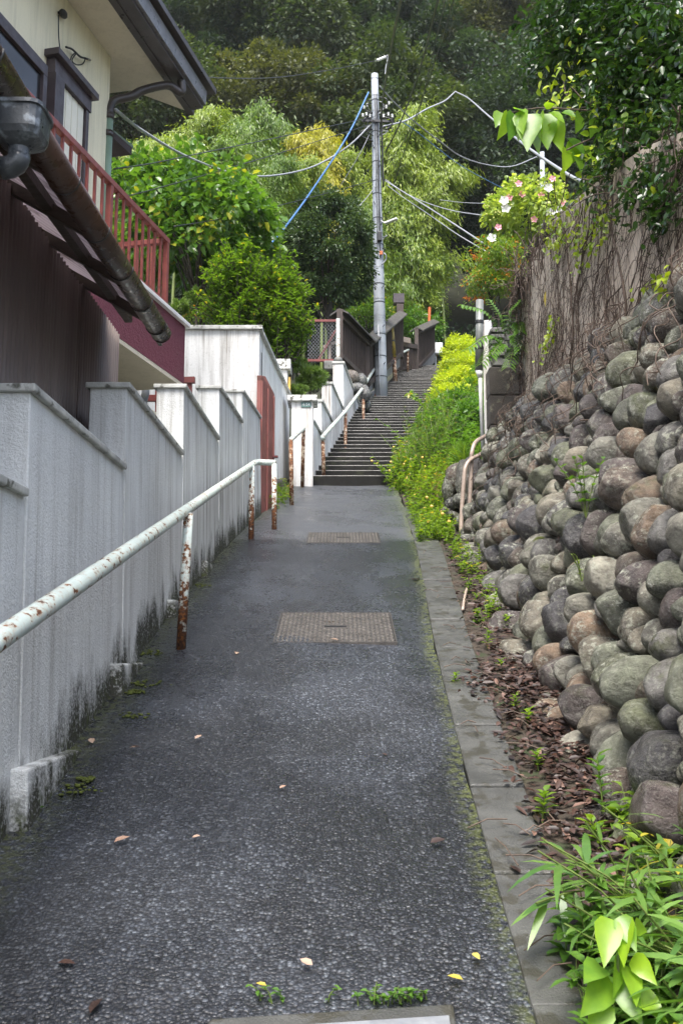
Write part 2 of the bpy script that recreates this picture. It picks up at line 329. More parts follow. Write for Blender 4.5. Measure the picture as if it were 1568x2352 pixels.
class MB:
    def __init__(s): s.v = []; s.f = []; s.t = []; s.c = []
    def add(s, vs, fs, t=.5, c=None):
        o = len(s.v); s.v += [tuple(map(float, q)) for q in vs]; s.f += [tuple(i + o for i in q) for q in fs]
        s.t += [t] * len(fs); s.c += [c or (.5, .5, .5)] * len(fs); return s
    def hexa(s, p, t=.5, c=None):
        return s.add(p, [(0, 3, 2, 1), (4, 5, 6, 7), (0, 1, 5, 4), (1, 2, 6, 5), (2, 3, 7, 6), (3, 0, 4, 7)], t, c)
    def box(s, x0, x1, y0, y1, z0, z1, c=None):
        return s.hexa([(x0, y0, z0), (x1, y0, z0), (x1, y1, z0), (x0, y1, z0), (x0, y0, z1), (x1, y0, z1), (x1, y1, z1), (x0, y1, z1)], .5, c)
    def beam(s, a, b, wd, ht, up=(0, 0, 1)):
        a = np.array(a, float); b = np.array(b, float); d = (b - a) / np.linalg.norm(b - a)
        sx = np.cross(d, up); sx /= np.linalg.norm(sx); uz = np.cross(sx, d)
        q = lambda p, i, j: p + sx * wd / 2 * i + uz * ht / 2 * j
        return s.hexa([q(a, -1, -1), q(a, 1, -1), q(b, 1, -1), q(b, -1, -1), q(a, -1, 1), q(a, 1, 1), q(b, 1, 1), q(b, -1, 1)])
    def prism(s, poly, ext):
        n = len(poly); e = np.array(ext); a = [np.array(q, float) for q in poly]
        return s.add(a + [q + e for q in a], [tuple(range(n))[::-1], tuple(range(n, 2 * n))] + [(i, (i + 1) % n, n + (i + 1) % n, n + i) for i in range(n)])
    def tube(s, pts, r, n=8, cap=True, t=.5):
        p = [np.array(q, float) for q in pts]; m = len(p)
        rr = list(r) if hasattr(r, '__len__') else [r] * m
        vs, fs = [], []; ref = None
        for i in range(m):
            d = p[min(i + 1, m - 1)] - p[max(i - 1, 0)]; d = d / (np.linalg.norm(d) + 1e-9)
            if ref is None: ref = np.cross(d, (0, 0, 1) if abs(d[2]) < .9 else (1, 0, 0))
            ref = ref - d * np.dot(ref, d); ref /= np.linalg.norm(ref) + 1e-9; b = np.cross(d, ref)
            for j in range(n):
                a = 2 * math.pi * j / n; vs.append(p[i] + (ref * math.cos(a) + b * math.sin(a)) * rr[i])
        for i in range(m - 1):
            for j in range(n):
                k_ = (j + 1) % n; fs.append((i * n + j, i * n + k_, (i + 1) * n + k_, (i + 1) * n + j))
        if cap: fs += [tuple(range(n))[::-1], tuple(range((m - 1) * n, m * n))]
        return s.add(vs, fs, t)
    def ball(s, c, r, seg=10, rings=6, t=.5, sq=(1, 1, 1), cl=None):
        c = np.array(c, float); vs = [c + (0, 0, r * sq[2])]; fs = []
        for i in range(1, rings):
            ph = math.pi * i / rings
            for j in range(seg):
                a = 2 * math.pi * j / seg
                vs.append(c + np.array([math.sin(ph) * math.cos(a) * sq[0], math.sin(ph) * math.sin(a) * sq[1], math.cos(ph) * sq[2]]) * r)
        vs.append(c - (0, 0, r * sq[2])); L = len(vs) - 1
        for j in range(seg):
            k_ = (j + 1) % seg; fs.append((0, 1 + j, 1 + k_)); fs.append((L, 1 + (rings - 2) * seg + k_, 1 + (rings - 2) * seg + j))
            for i in range(rings - 2): fs.append((1 + i * seg + j, 1 + (i + 1) * seg + j, 1 + (i + 1) * seg + k_, 1 + i * seg + k_))
        return s.add(vs, fs, t, cl)
    def grid(s, f, nu, nv, t=.5):
        vs = [f(i / nu, j / nv) for j in range(nv + 1) for i in range(nu + 1)]
        return s.add(vs, [(j * (nu + 1) + i, j * (nu + 1) + i + 1, (j + 1) * (nu + 1) + i + 1, (j + 1) * (nu + 1) + i) for j in range(nv) for i in range(nu)], t)
    def mesh(s, name, mat, smooth=False):
        me = bpy.data.meshes.new(name); me.from_pydata(s.v, [], s.f); me.materials.append(M[mat] if isinstance(mat, str) else mat)
        a = me.attributes.new('tint', 'FLOAT', 'FACE'); a.data.foreach_set('value', s.t)
        a = me.attributes.new('col', 'FLOAT_COLOR', 'FACE'); a.data.foreach_set('color', [q for c in s.c for q in (*c, 1.0)])
        if smooth: me.polygons.foreach_set('use_smooth', [True] * len(me.polygons))
        me.update(); return me
    def build(s, name, mat, parent=None, smooth=False, bevel=0, origin=None, seg=2):
        o = put(name, s.mesh(name, mat, smooth), parent, origin)
        if bevel:
            b = o.modifiers.new('edge', 'BEVEL'); b.width = bevel; b.segments = seg; b.limit_method = 'ANGLE'; b.angle_limit = R(40)
        return o
def catmull(pts, k=8):
    p = [np.array(q, float) for q in pts]; p = [2 * p[0] - p[1]] + p + [2 * p[-1] - p[-2]]; out = []
    for i in range(1, len(p) - 2):
        a, b, c, d = p[i - 1:i + 3]
        for j in range(k):
            t = j / k; out.append(.5 * (2 * b + (c - a) * t + (2 * a - 5 * b + 4 * c - d) * t * t + (3 * b - a - 3 * c + d) * t ** 3))
    return out + [p[-2]]

def unit(a): return a / (np.linalg.norm(a, axis=-1, keepdims=True) + 1e-9)
def rdir(n): return unit(rng.normal(size=(n, 3)))
LOOPS = {'quad': ([0, 1, 2, 3], [4], 4), 'fold': ([0, 6, 1, 6, 7, 2, 1, 7, 3, 2, 0, 5, 6, 5, 4, 7, 6, 4, 3, 7], [3, 4, 3, 3, 4, 3], 8),
         'broad': ([0, 2, 1, 0, 3, 2] + [q for i in range(3) for q in (1 + 3 * i, 2 + 3 * i, 5 + 3 * i, 4 + 3 * i, 2 + 3 * i, 3 + 3 * i, 6 + 3 * i, 5 + 3 * i)] + [10, 11, 13, 11, 12, 13], [3, 3] + [4] * 6 + [3, 3], 14),
         'strip': ([0, 1, 3, 2, 2, 3, 5, 4, 4, 5, 7, 6, 6, 7, 9, 8], [4, 4, 4, 4], 10)}
def leaf_mesh(name, mat, kind, C, D, N, L, W, droop=0.0, tint=None):
    n = len(C); L = np.broadcast_to(np.asarray(L, float), (n,)); W = np.broadcast_to(np.asarray(W, float), (n,)); dr = np.broadcast_to(np.asarray(droop, float), (n,))
    D = unit(D); S = unit(np.cross(D, N)); Nn = np.cross(S, D); Gv = np.array([0, 0, -1.0])
    def pt(t, w_, h=0.0): return C + D * (L * t)[:, None] + S * (W * w_)[:, None] + Nn * (W * h)[:, None] + Gv * (dr * L * t * t)[:, None]
    if kind == 'quad': ps = [pt(0, 0), pt(.45, .5), pt(1, 0), pt(.45, -.5)]
    elif kind == 'fold': ps = [pt(0, 0), pt(.28, .42, .16), pt(.65, .38, .14), pt(1, 0), pt(.65, -.38, .14), pt(.28, -.42, .16), pt(.28, 0), pt(.65, 0)]
    elif kind == 'broad':
        ps = [pt(0, 0)]
        for t, w_, hh in ((.06, .34, .10), (.28, .52, .15), (.55, .44, .12), (.80, .20, .05)): ps += [pt(t, w_, hh), pt(t, 0), pt(t, -w_, hh)]
        ps.append(pt(1, 0))
    else:
        ps = []
        for t, w_ in ((0, .12), (.22, .48), (.5, .45), (.78, .26), (1, .01)): ps += [pt(t, w_), pt(t, -w_)]
    lp, sz, k_ = LOOPS[kind]
    V = np.stack(ps, 1).reshape(-1, 3)
    loops = (np.array(lp)[None, :] + (np.arange(n) * k_)[:, None]).ravel(); sizes = np.tile(sz, n)
    if tint is None: tint = rng.random(n)
    me = bpy.data.meshes.new(name); me.vertices.add(len(V)); me.vertices.foreach_set('co', V.ravel())
    me.loops.add(len(loops)); me.loops.foreach_set('vertex_index', loops.astype(np.int32))
    me.polygons.add(len(sizes)); me.polygons.foreach_set('loop_start', np.concatenate([[0], np.cumsum(sizes)[:-1]]).astype(np.int32))
    me.materials.append(M[mat]); me.update(calc_edges=True); me.validate()
    a = me.attributes.new('tint', 'FLOAT', 'FACE'); a.data.foreach_set('value', np.repeat(np.clip(tint, 0, 1), len(sz)).astype(np.float32))
    return me
def crown_pts(center, radii, nb, per, rb, fill=.5, out=.5, upw=.25, flat=1.0, bottom=-.6, seed=None):
    """leaf points on many overlapping clumps spread over (and inside) an uneven ellipsoid"""
    C, D, N, T = [], [], [], []
    u = rdir(nb * 3); u = u[u[:, 2] > bottom][:nb]; nb = len(u)
    rad = fill + (1 - fill) * rng.random(nb) ** .5
    lob = 1 + .18 * np.sin(u[:, 0] * 5 + 1) * np.sin(u[:, 1] * 4 + u[:, 2] * 6)
    b = np.array(center) + u * np.array(radii) * (rad * lob)[:, None]
    for i in range(nb):
        m = int(per * rng.uniform(.5, 1.5)); q = rdir(m); r_ = rng.random(m) ** .45 * rb * rng.uniform(.6, 1.35)
        off = q * r_[:, None]; off[:, 2] *= flat
        C.append(b[i] + off); d = q * out + u[i] * .35 + rng.normal(size=(m, 3)) * .45; d[:, 2] -= .12; D.append(d)
        nn = rng.normal(size=(m, 3)) * .5; nn[:, 2] += 1; N.append(nn); T.append(np.clip(rng.normal(.5 + rng.normal() * .16, .2, m), 0, 1))
    return np.concatenate(C), unit(np.concatenate(D)), unit(np.concatenate(N)), np.concatenate(T), b
def copy_tree(o, loc, rz, s=1.0, label=None):
    c = link(o.copy()); c.location = tuple(loc); c.rotation_euler = (0, 0, rz); c.scale = (s, s, s)
    if label: c['label'] = label
    for ch in o.children:
        d = link(ch.copy()); d.parent = c
    return c

# ================================================================== THE SETTING
def smooth01(t): t = max(0.0, min(1.0, t)); return t * t * (3 - 2 * t)
def terrain_z(x, y):
    b = zst(y) if y < 37 else 12.07 + .98 * (y - 37) * min(1, .55 + .03 * (y - 37))
    if y > 95: b = 12.07 + .98 * 58 + .25 * (y - 95)
    z = b - .12
    if x < -1.3 and y > 9:                                  # garden terraces behind the white walls
        z += smooth01((-1.3 - x) / 1.0) * smooth01((y - 10.5) / 1.5) * 1.3
    if y < 33:
        lim = lerp(XR, y) if y > 13.9 else 1.9
        z += smooth01((x - lim - .1) / 2.2) * (max(0.0, 3.3 - b) if y < 10 else 1.1)
    return z + .25 * math.sin(x * .31 + y * .23) * smooth01((y - 33) / 10)
b = MB()
ys = np.concatenate([np.linspace(-40, 0, 12), np.linspace(1, 36, 60), np.linspace(38, 140, 40)]); xs = np.concatenate([np.linspace(-160, -12, 14), np.linspace(-10, 10, 41), np.linspace(12, 160, 14)])
nx = len(xs); vs = [(x, y, terrain_z(x, y)) for y in ys for x in xs]
b.add(vs, [(j * nx + i, j * nx + i + 1, (j + 1) * nx + i + 1, (j + 1) * nx + i) for j in range(len(ys) - 1) for i in range(nx - 1)])
tag(b.build('hillside_ground', 'hill', smooth=True), kind='structure')

# path: one sheet of wet asphalt
me = bpy.data.meshes.new('path'); NX, NY = 60, 300
gy = np.linspace(-7, 13.93, NY + 1); V = np.zeros((NY + 1, NX + 1, 3)); mo = np.zeros((NY + 1, NX + 1))
for j, y in enumerate(gy):
    wob = .012 * math.sin(y * 3.1) + .008 * math.sin(y * 7.7 + 1)
    xl = -1.3; xr = x_right(y) + wob
    xx = np.linspace(xl, xr, NX + 1); V[j, :, 0] = xx; V[j, :, 1] = y
    V[j, :, 2] = SLOPE * y + .006 * np.sin(xx * 2.3 + y * 1.7) + .004 * np.sin(xx * 5.1 - y * 2.9)
    mo[j] = np.clip(1.05 - (xr - xx) / .085, 0, 1) * (1 if y > 4.9 else .75) + np.clip(1 - (xx - (x_wall(y))) / .22, 0, 1) * .55
me.from_pydata(V.reshape(-1, 3).tolist(), [], [(j * (NX + 1) + i, j * (NX + 1) + i + 1, (j + 1) * (NX + 1) + i + 1, (j + 1) * (NX + 1) + i) for j in range(NY) for i in range(NX)])
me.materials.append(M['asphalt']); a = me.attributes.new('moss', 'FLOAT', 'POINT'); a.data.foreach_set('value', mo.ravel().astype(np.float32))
me.polygons.foreach_set('use_smooth', [True] * len(me.polygons)); me.update()
tag(put('path', me), kind='structure')

# kerb slabs
b = MB(); y = -6.0
while y < 11.2:
    L = .6; a0, a1 = y + .006, y + L - .006; j = random.uniform(-.006, .006)
    wd = .165 + .006 * y
    q = [(x_right(a0) - .012, a0), (x_right(a0) + wd, a0), (x_right(a1) + wd, a1), (x_right(a1) - .012, a1)]
    b.hexa([(x, yy, SLOPE * yy - .12) for x, yy in q] + [(x, yy, SLOPE * yy + .012 + j) for x, yy in q]); y += L
tag(b.build('kerb', 'kerb', bevel=.006), kind='structure')
# soil strip between kerb and boulder wall
b = MB()
def soil(u, v):
    y = -6 + v * 17.2; x0 = x_right(y) + .12; x1 = 1.75 if y > 9.4 else x_right(y) + .85
    x = x0 + (x1 - x0) * u; return (x, y, SLOPE * y - .012 + .05 * u + .02 * math.sin(y * 9 + u * 5) * u)
b.grid(soil, 10, 160); tag(b.build('soil_strip', 'soil', smooth=True), kind='structure')
# bank beside the stairs
b = MB()
def bank_z(x, y):
    lim = lerp(XR, y) if y > 13.9 else .85 - .02 * (13.9 - y)
    return zst(y) - .05 + .42 * max(0, x - lim) * smooth01((x - lim) / .5) + .03 * math.sin(x * 9 + y * 5)
def bank(u, v):
    y = 10.6 + v * 22; lim = lerp(XR, y) - .02 if y > 13.9 else .80; x = lim + u * 2.6; return (x, y, bank_z(x, y))
b.grid(bank, 16, 70); tag(b.build('soil_bank', 'soil', smooth=True), kind='structure')

# stairs
stairs = empty('stairs', (.2, 13.9, 3.9), kind='structure')
NST = 48; TR, RI = .36, .145
for i in range(NST):
    y0 = 13.9 + TR * i; y1 = y0 + TR + .02; z1 = 3.918 + RI * (i + 1); z0 = z1 - RI - .1
    xl0, xr0 = lerp(XL, y0) - .1, lerp(XR, y0) + .12
    if y0 > 22.9: xl0 += .1
    j = random.uniform(-.012, .012); b = MB()
    b.box(xl0, xr0, y0 + j, y1 + .02, z0, z1 + random.uniform(-.006, .006))
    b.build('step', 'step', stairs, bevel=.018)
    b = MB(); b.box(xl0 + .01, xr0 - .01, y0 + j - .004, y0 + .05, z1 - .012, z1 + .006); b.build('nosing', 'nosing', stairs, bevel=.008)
# sloping landing left of the upper flight and landing above
b = MB()
def ramp_(u, v):
    y = 22.9 + v * 8.5; x0 = .45 + .24 * (y - 22.9); x1 = lerp(XL, y) + .06; return (x0 + (x1 - x0) * u, y, 3.918 + .403 * (y - 13.9) + .10)
b.grid(ramp_, 3, 12); tag(b.build('side_ramp', 'path2'), kind='structure')
b = MB(); b.grid(lambda u, v: (1.2 + 3.4 * u, 31.15 + 6 * v, 10.96 + .62 * v), 3, 6); tag(b.build('upper_path', 'step'), kind='structure')
# smooth concrete channel edge along the right of the stairs
b = MB()
for y in np.arange(13.9, 31, .9):
    p = [(lerp(XR, q) + dx, q, zst(q) + dz) for q in (y, y + .9) for dx, dz in ((.02, -.1), (.2, -.1), (.2, .26), (.1, .28))]
    b.add(p, [(0, 1, 2, 3), (7, 6, 5, 4), (3, 2, 6, 7), (0, 3, 7, 4), (1, 5, 6, 2)])
tag(b.build('stair_kerb', 'path2'), kind='structure')
# concrete strip crossing the path at the bottom of the picture
b = MB()
q0 = G(490, 2338); q1 = G(1035, 2302)
b.hexa([(-.36, 2.19, SLOPE * 2.19 - .05), (.26, 2.20, SLOPE * 2.2 - .05), (.262, 2.412, SLOPE * 2.412 - .05), (-.30, 2.36, SLOPE * 2.36 - .05),
        (-.36, 2.19, SLOPE * 2.19 + .006), (.26, 2.20, SLOPE * 2.2 + .006), (.262, 2.412, SLOPE * 2.412 + .008), (-.30, 2.36, SLOPE * 2.36 + .008)])
tag(b.build('drain_surround', 'kerb', bevel=.008), kind='structure')

# ================================================================== COVERS IN THE PATH
def checker(name, x0, x1, y0, y1, nx_, ny_, label, grp):
    t = empty(name, ((x0 + x1) / 2, y0, SLOPE * y0), label, 'manhole cover', grp)
    b = MB(); z = lambda y: SLOPE * y + .006
    b.hexa([(x0, y0, z(y0) - .05), (x1, y0, z(y0) - .05), (x1, y1, z(y1) - .05), (x0, y1, z(y1) - .05), (x0, y0, z(y0)), (x1, y0, z(y0)), (x1, y1, z(y1)), (x0, y1, z(y1))])
    b.build('cover_plate', 'castiron', t); b = MB(); dx = (x1 - x0) / nx_; dy = (y1 - y0) / ny_
    for i in range(nx_):
        for j in range(ny_):
            cx = x0 + dx * (i + .5); cy = y0 + dy * (j + .5)
            if abs(cx - (x0 + x1) / 2) < .07 and abs(cy - (y0 + y1) / 2) < .035: continue
            s = 1 if (i + j) % 2 else -1; ax, ay = dx * .40, dy * .36 * s; px, py = -ay * .38, ax * .38
            q = [(cx - ax, cy - ay), (cx + px, cy + py), (cx + ax, cy + ay), (cx - px, cy - py)]
            if s < 0: q = q
            b.add([(x, y, z(y) - .001) for x, y in q] + [(cx + (x - cx) * .6, cy + (y - cy) * .6, z(cy + (y - cy) * .6) + .006) for x, y in q],
                  [(4, 5, 6, 7), (0, 1, 5, 4), (1, 2, 6, 5), (2, 3, 7, 6), (3, 0, 4, 7)])
    o = b.build('tread_lugs', 'tread', t); b = MB(); f = .012
    for (a0, a1, c0, c1) in ((x0 - f, x1 + f, y0 - f, y0 - .003), (x0 - f, x1 + f, y1 + .003, y1 + f), (x0 - f, x0 - .003, y0 - .003, y1 + .003), (x1 + .003, x1 + f, y0 - .003, y1 + .003)):
        b.hexa([(a0, c0, z(c0) - .05), (a1, c0, z(c0) - .05), (a1, c1, z(c1) - .05), (a0, c1, z(c1) - .05), (a0, c0, z(c0) + .003), (a1, c0, z(c0) + .003), (a1, c1, z(c1) + .003), (a0, c1, z(c1) + .003)])
    b.build('cover_frame', 'castiron', t)
    b = MB(); cx, cy = (x0 + x1) / 2, (y0 + y1) / 2
    b.hexa([(cx - .065, cy - .010, z(cy) - .01), (cx + .065, cy - .010, z(cy) - .01), (cx + .065, cy + .008, z(cy) - .01), (cx - .065, cy + .008, z(cy) - .01),
            (cx - .065, cy - .010, z(cy) + .004), (cx + .065, cy - .010, z(cy) + .004), (cx + .065, cy + .008, z(cy) + .008), (cx - .065, cy + .008, z(cy) + .008)])
    b.build('handle', 'black', t)
M['castiron'] = plain('worn_cast_iron', (.045, .040, .036), .45, .3, 10, bs=.15, bscale=200)
M['tread'] = plain('polished_iron_lugs', (.14, .13, .12), .34, .25, 10, metal=.3, spots=((.08, .065, .05), 9, .6))
checker('manhole_cover', -.375, .302, 5.515, 6.19, 26, 20, 'near square checker-plate manhole cover in the middle of the wet path', 'checker-plate covers set in the path')
checker('manhole_cover', -.318, .352, 8.88, 9.45, 22, 16, 'far checker-plate manhole cover just beyond the joint in the asphalt', 'checker-plate covers set in the path')
b = MB(); zz = lambda y: SLOPE * y + .018
b.hexa([(-.30, 2.1, zz(2.1) - .04), (.24, 2.1, zz(2.1) - .04), (.245, 2.352, zz(2.352) - .04), (-.30, 2.30, zz(2.3) - .04), (-.30, 2.1, zz(2.1)), (.24, 2.1, zz(2.1)), (.245, 2.352, zz(2.352)), (-.30, 2.30, zz(2.3))])
for i in range(18):
    for j in range(8):
        cx = -.28 + .029 * i; cy = 2.11 + .026 * j; s = 1 if (i + j) % 2 else -1
        b.beam((cx - .009, cy - .006 * s, zz(cy - .006 * s)), (cx + .009, cy + .006 * s, zz(cy + .006 * s)), .004, .005)
tag(b.build('drain_cover', 'steel'), 'bright tread-plate steel drain cover at the bottom edge of the path', 'drain cover')

# ================================================================== LEFT: STEPPED WHITE WALL
wall = empty('stepped_wall', (-1.2, 3, .8), 'long mould-streaked white roughcast garden wall stepping up left of the path', 'wall')
CUT = [(-3.2, .72), (-1.45, 1.18), (.05, 1.63), (1.72, 2.07), (3.36, 2.452), (4.86, 2.885), (6.6, 3.37), (8.3, 3.84), (9.62, 4.17), (10.78, 4.17), (11.5, 4.2)]
for i in range(len(CUT) - 1):
    y0, z1 = CUT[i]; y1 = CUT[i + 1][0]
    if i == len(CUT) - 2: break
    xa, xb = x_wall(y0), x_wall(y1); th = .19
    bt = .03                                                    # slight batter of the outer face
    b = MB(); zb0, zb1 = SLOPE * y0 - .25, SLOPE * y1 - .25
    b.hexa([(xa - th, y0, zb0), (xa + bt, y0, zb0), (xb + bt, y1 - .004, zb1), (xb - th, y1 - .004, zb1), (xa - th, y0, z1 - .027), (xa, y0, z1 - .027), (xb, y1 - .004, z1 - .027), (xb - th, y1 - .004, z1 - .027)])
    b.build('panel', 'white', wall, bevel=.006)
    b = MB(); b.hexa([(xa - th - .02, y0 - .022, z1 - .030), (xa + .022, y0 - .022, z1 - .030), (xb + .022, y1 - .026, z1 - .030), (xb - th - .02, y1 - .026, z1 - .030)] +
                     [(xa - th - .02, y0 - .022, z1), (xa + .022, y0 - .022, z1), (xb + .022, y1 - .026, z1), (xb - th - .02, y1 - .026, z1)])
    b.build('coping', 'coping', wall, bevel=.006)
for y0, zt in ((3.28, 1.12), (4.62, 1.45), (6.05, 1.83), (7.4, 2.2)):
    ln = (zt - SLOPE * y0) / SLOPE; b = MB(); xw = x_wall(y0)
    b.hexa([(xw - .1, y0, zt - .5), (xw + .10, y0, zt - .5), (xw + .10, y0 + ln, zt - .3), (xw - .1, y0 + ln, zt - .3), (xw - .1, y0, zt), (xw + .075, y0, zt), (xw + .075, y0 + ln, zt), (xw - .1, y0 + ln, zt)])
    b.build('footing', 'white', wall, bevel=.008)

# red gate in line with the wall
gate = empty('garden_gate', (-1.03, 10.6, 2.9), 'faded red garden gate standing at the upper end of the stepped white wall', 'gate')
def wx(u, v): return PLN(u, v, (-1.015, 10.5, 0), (1, -.022, 0))
tp = [wx(594, 862), wx(612, 866), wx(627, 905), wx(629, 1168), wx(609, 1172)]
b = MB(); gz0, gz1, gz2 = P(596, 862, 10.82)[2], P(612, 866, 11.15)[2], P(627, 905, 11.6)[2]
poly = [(-.925, 10.82, 2.95), (-.925, 10.82, gz0), (-.90, 11.12, gz1), (-.825, 11.6, gz2), (-.825, 11.6, 3.15)]
b.prism(poly, (-.05, 0, 0)); b.build('gate_leaf', 'rededoor', gate, bevel=.004)
b = MB()
for yy in (10.86, 11.2, 11.55): xq = -.925 + (yy - 10.82) * .13; b.box(xq - .004, xq + .014, yy - .03, yy + .03, SLOPE * yy - .02, gz2 - .05)
b.build('batten', 'rededoor', gate, bevel=.003)
b = MB(); b.box(-.84, -.77, 11.5, 11.56, P(630, 1050, 11.5)[2], P(630, 1046, 11.5)[2]); b.build('latch', 'redframe', gate)

# tall white wall behind: front face and side face with coping
tw = empty('tall_wall', (-1.4, 11.4, 3.2), 'tall plain white rendered wall with grey rain streaks behind the stepped wall', 'wall')
TZ = 5.40; c0 = np.array([-1.0, 11.35]); c1 = np.array([-.80, 14.55])
b = MB(); b.hexa([(-6.5, 11.35, 2.6), (-1.0, 11.35, 2.6), (-1.0, 11.55, 2.6), (-6.5, 11.55, 2.6), (-6.5, 11.35, TZ), (-1.0, 11.35, TZ), (-1.0, 11.55, TZ), (-6.5, 11.55, TZ)])
b.build('front_panel', 'white2', tw)
b = MB(); b.hexa([(-1.2, 11.553, 2.6), (-1.003, 11.553, 2.6), (c1[0], c1[1], 3.4), (c1[0] - .2, c1[1], 3.4), (-1.2, 11.553, TZ), (-1.003, 11.553, TZ), (c1[0], c1[1], TZ), (c1[0] - .2, c1[1], TZ)])
b.build('side_panel', 'white2', tw)
b = MB(); b.hexa([(-6.5, 11.31, TZ), (-.96, 11.31, TZ), (-.96, 11.58, TZ), (-6.5, 11.58, TZ), (-6.5, 11.31, TZ + .05), (-.96, 11.31, TZ + .05), (-.96, 11.58, TZ + .05), (-6.5, 11.58, TZ + .05)])
b.hexa([(-1.22, 11.583, TZ), (-.955, 11.583, TZ), (c1[0] + .04, c1[1], TZ), (c1[0] - .22, c1[1], TZ), (-1.22, 11.583, TZ + .05), (-.955, 11.583, TZ + .05), (c1[0] + .04, c1[1], TZ + .05), (c1[0] - .22, c1[1], TZ + .05)])
b.build('coping', 'coping', tw, bevel=.006)
b = MB(); b.tube([(-.994, 11.62, 5.2), (-.985, 11.64, 4.6), (-.99, 11.63, 4.1), (-.985, 11.66, 3.5)], .006, 5); b.build('crack', 'black', tw)
b = MB(); b.hexa([(-1.02, 11.5, 2.9), (-.955, 11.5, 2.9), (-.74, 14.5, 3.6), (-.8, 14.5, 3.6), (-1.02, 11.5, 3.55), (-.965, 11.5, 3.52), (-.75, 14.5, 4.12), (-.8, 14.5, 4.15)]); b.build('base_course', 'darkstone', tw)
def gatepost(label, x0, x1, y0, y1, zb, zt, ch, ov):
    t = empty('gate_pillar', ((x0 + x1) / 2, y0, zb), label, 'gate pillar', 'white pillars of the upper garden gate')
    MB().box(x0, x1, y0, y1, zb, zt - ch).build('shaft', 'white3', t, bevel=.008)
    MB().box(x0 - ov, x1 + ov, y0 - ov, y1 + ov, zt - ch, zt).build('cap', 'coping2', t, bevel=.01)
    return t
M['coping2'] = plain('lichened_white_cap', (.62, .61, .58), .75, .2, 9, bs=.4, bscale=70, spots=((.06, .06, .045), 13, .53))
a = P(640, 850, 14.6); a1 = P(660, 850, 14.6); zt = P(640, 826, 14.6)[2]
gp2 = gatepost('white gate pillar with a yellow box on its side, behind the tall white wall', a[0] - .06, a1[0], 14.6, 14.95, 3.6, zt, .16, .05)
q = P(664, 870, 14.6); MB().box(q[0] - .02, q[0] + .015, 14.66, 14.82, P(664, 893, 14.6)[2], P(664, 863, 14.6)[2]).build('letter_slot', 'yellowbox', gp2, bevel=.004)
a = P(669, 930, 13.75); a1 = P(719, 930, 13.75); zt = P(700, 909, 13.75)[2]
gp1 = gatepost('white gate pillar bearing a small green number plate at the foot of the stairs', a[0], a1[0], 13.75, 14.08, 3.6, zt, .088, .06)
pc = P(703, 929.5, 13.74); s1 = MB().box(pc[0] - .072, pc[0] + .072, 13.735, 13.748, pc[2] - .038, pc[2] + .038).build('number_plate', 'plate', gp1, bevel=.002)
fc = bpy.data.curves.new('plate_text', 'FONT'); fc.body = '4-54'; fc.size = .062; fc.extrude = .001; fc.align_x = 'CENTER'; fc.align_y = 'CENTER'
fo = link(bpy.data.objects.new('plate_text', fc)); fo.rotation_euler = (R(90), 0, 0); fo.location = (pc[0], 13.7335, pc[2])
dg = bpy.context.evaluated_depsgraph_get(); tm = bpy.data.meshes.new_from_object(fo.evaluated_get(dg)); tm.transform(fo.matrix_world if False else Matrix.Translation((pc[0], 13.7335, pc[2])) @ Matrix.Rotation(R(90), 4, 'X'))
bpy.data.objects.remove(fo); tm.materials.clear(); tm.materials.append(M['letter']); tobj = put('plate_number', tm, s1)

# stepped white wall beside the stairs
sw = empty('stair_wall', (-.1, 16, 4.5), 'low white wall rising in steps along the left of the stairs', 'wall')
def SWX(y): return -.44 + .112 * (y - 13.9)
def swp(u, v): return PLN(u, v, (-.44, 13.9, 0), (1, -.112, 0))
for (u0, v0, u1, v1, first) in ((722, 968, 741, 1002, 0), (738, 920, 762, 961, 1), (761, 887, 787, 927, 2), (788, 858, 829, 918, 3)):
    p0, p1 = swp(u0, v0), swp(u1, v1); z = (p0[2] + p1[2]) / 2
    if first == 0: p0[1] = 14.1; p1[1] = 15.3; z = swp(722, 968)[2]
    y0, y1 = p0[1], p1[1]; xa, xb = SWX(y0), SWX(y1); th = .17 if first < 3 else .20
    b = MB(); b.hexa([(xa - th, y0, zst(y0) - .3), (xa + .02, y0, zst(y0) - .3), (xb + .02, y1, zst(y1) - .3), (xb - th, y1, zst(y1) - .3), (xa - th, y0, z - .04), (xa, y0, z - .04), (xb, y1, z - .04), (xb - th, y1, z - .04)])
    b.build('panel', 'white3', sw, bevel=.006)
    b = MB(); b.hexa([(xa - th - .02, y0 - .02, z - .045), (xa + .025, y0 - .02, z - .045), (xb + .025, y1, z - .045), (xb - th - .02, y1, z - .045), (xa - th - .02, y0 - .02, z), (xa + .025, y0 - .02, z), (xb + .025, y1, z), (xb - th - .02, y1, z)])
    b.build('coping', 'coping', sw, bevel=.005)
    if first == 3: MB().ball((xa - th / 2, y0 + .1, z + .05), .09, 12, 8, sq=(1, 1, .8)).build('knob', 'concrete', sw, smooth=True)

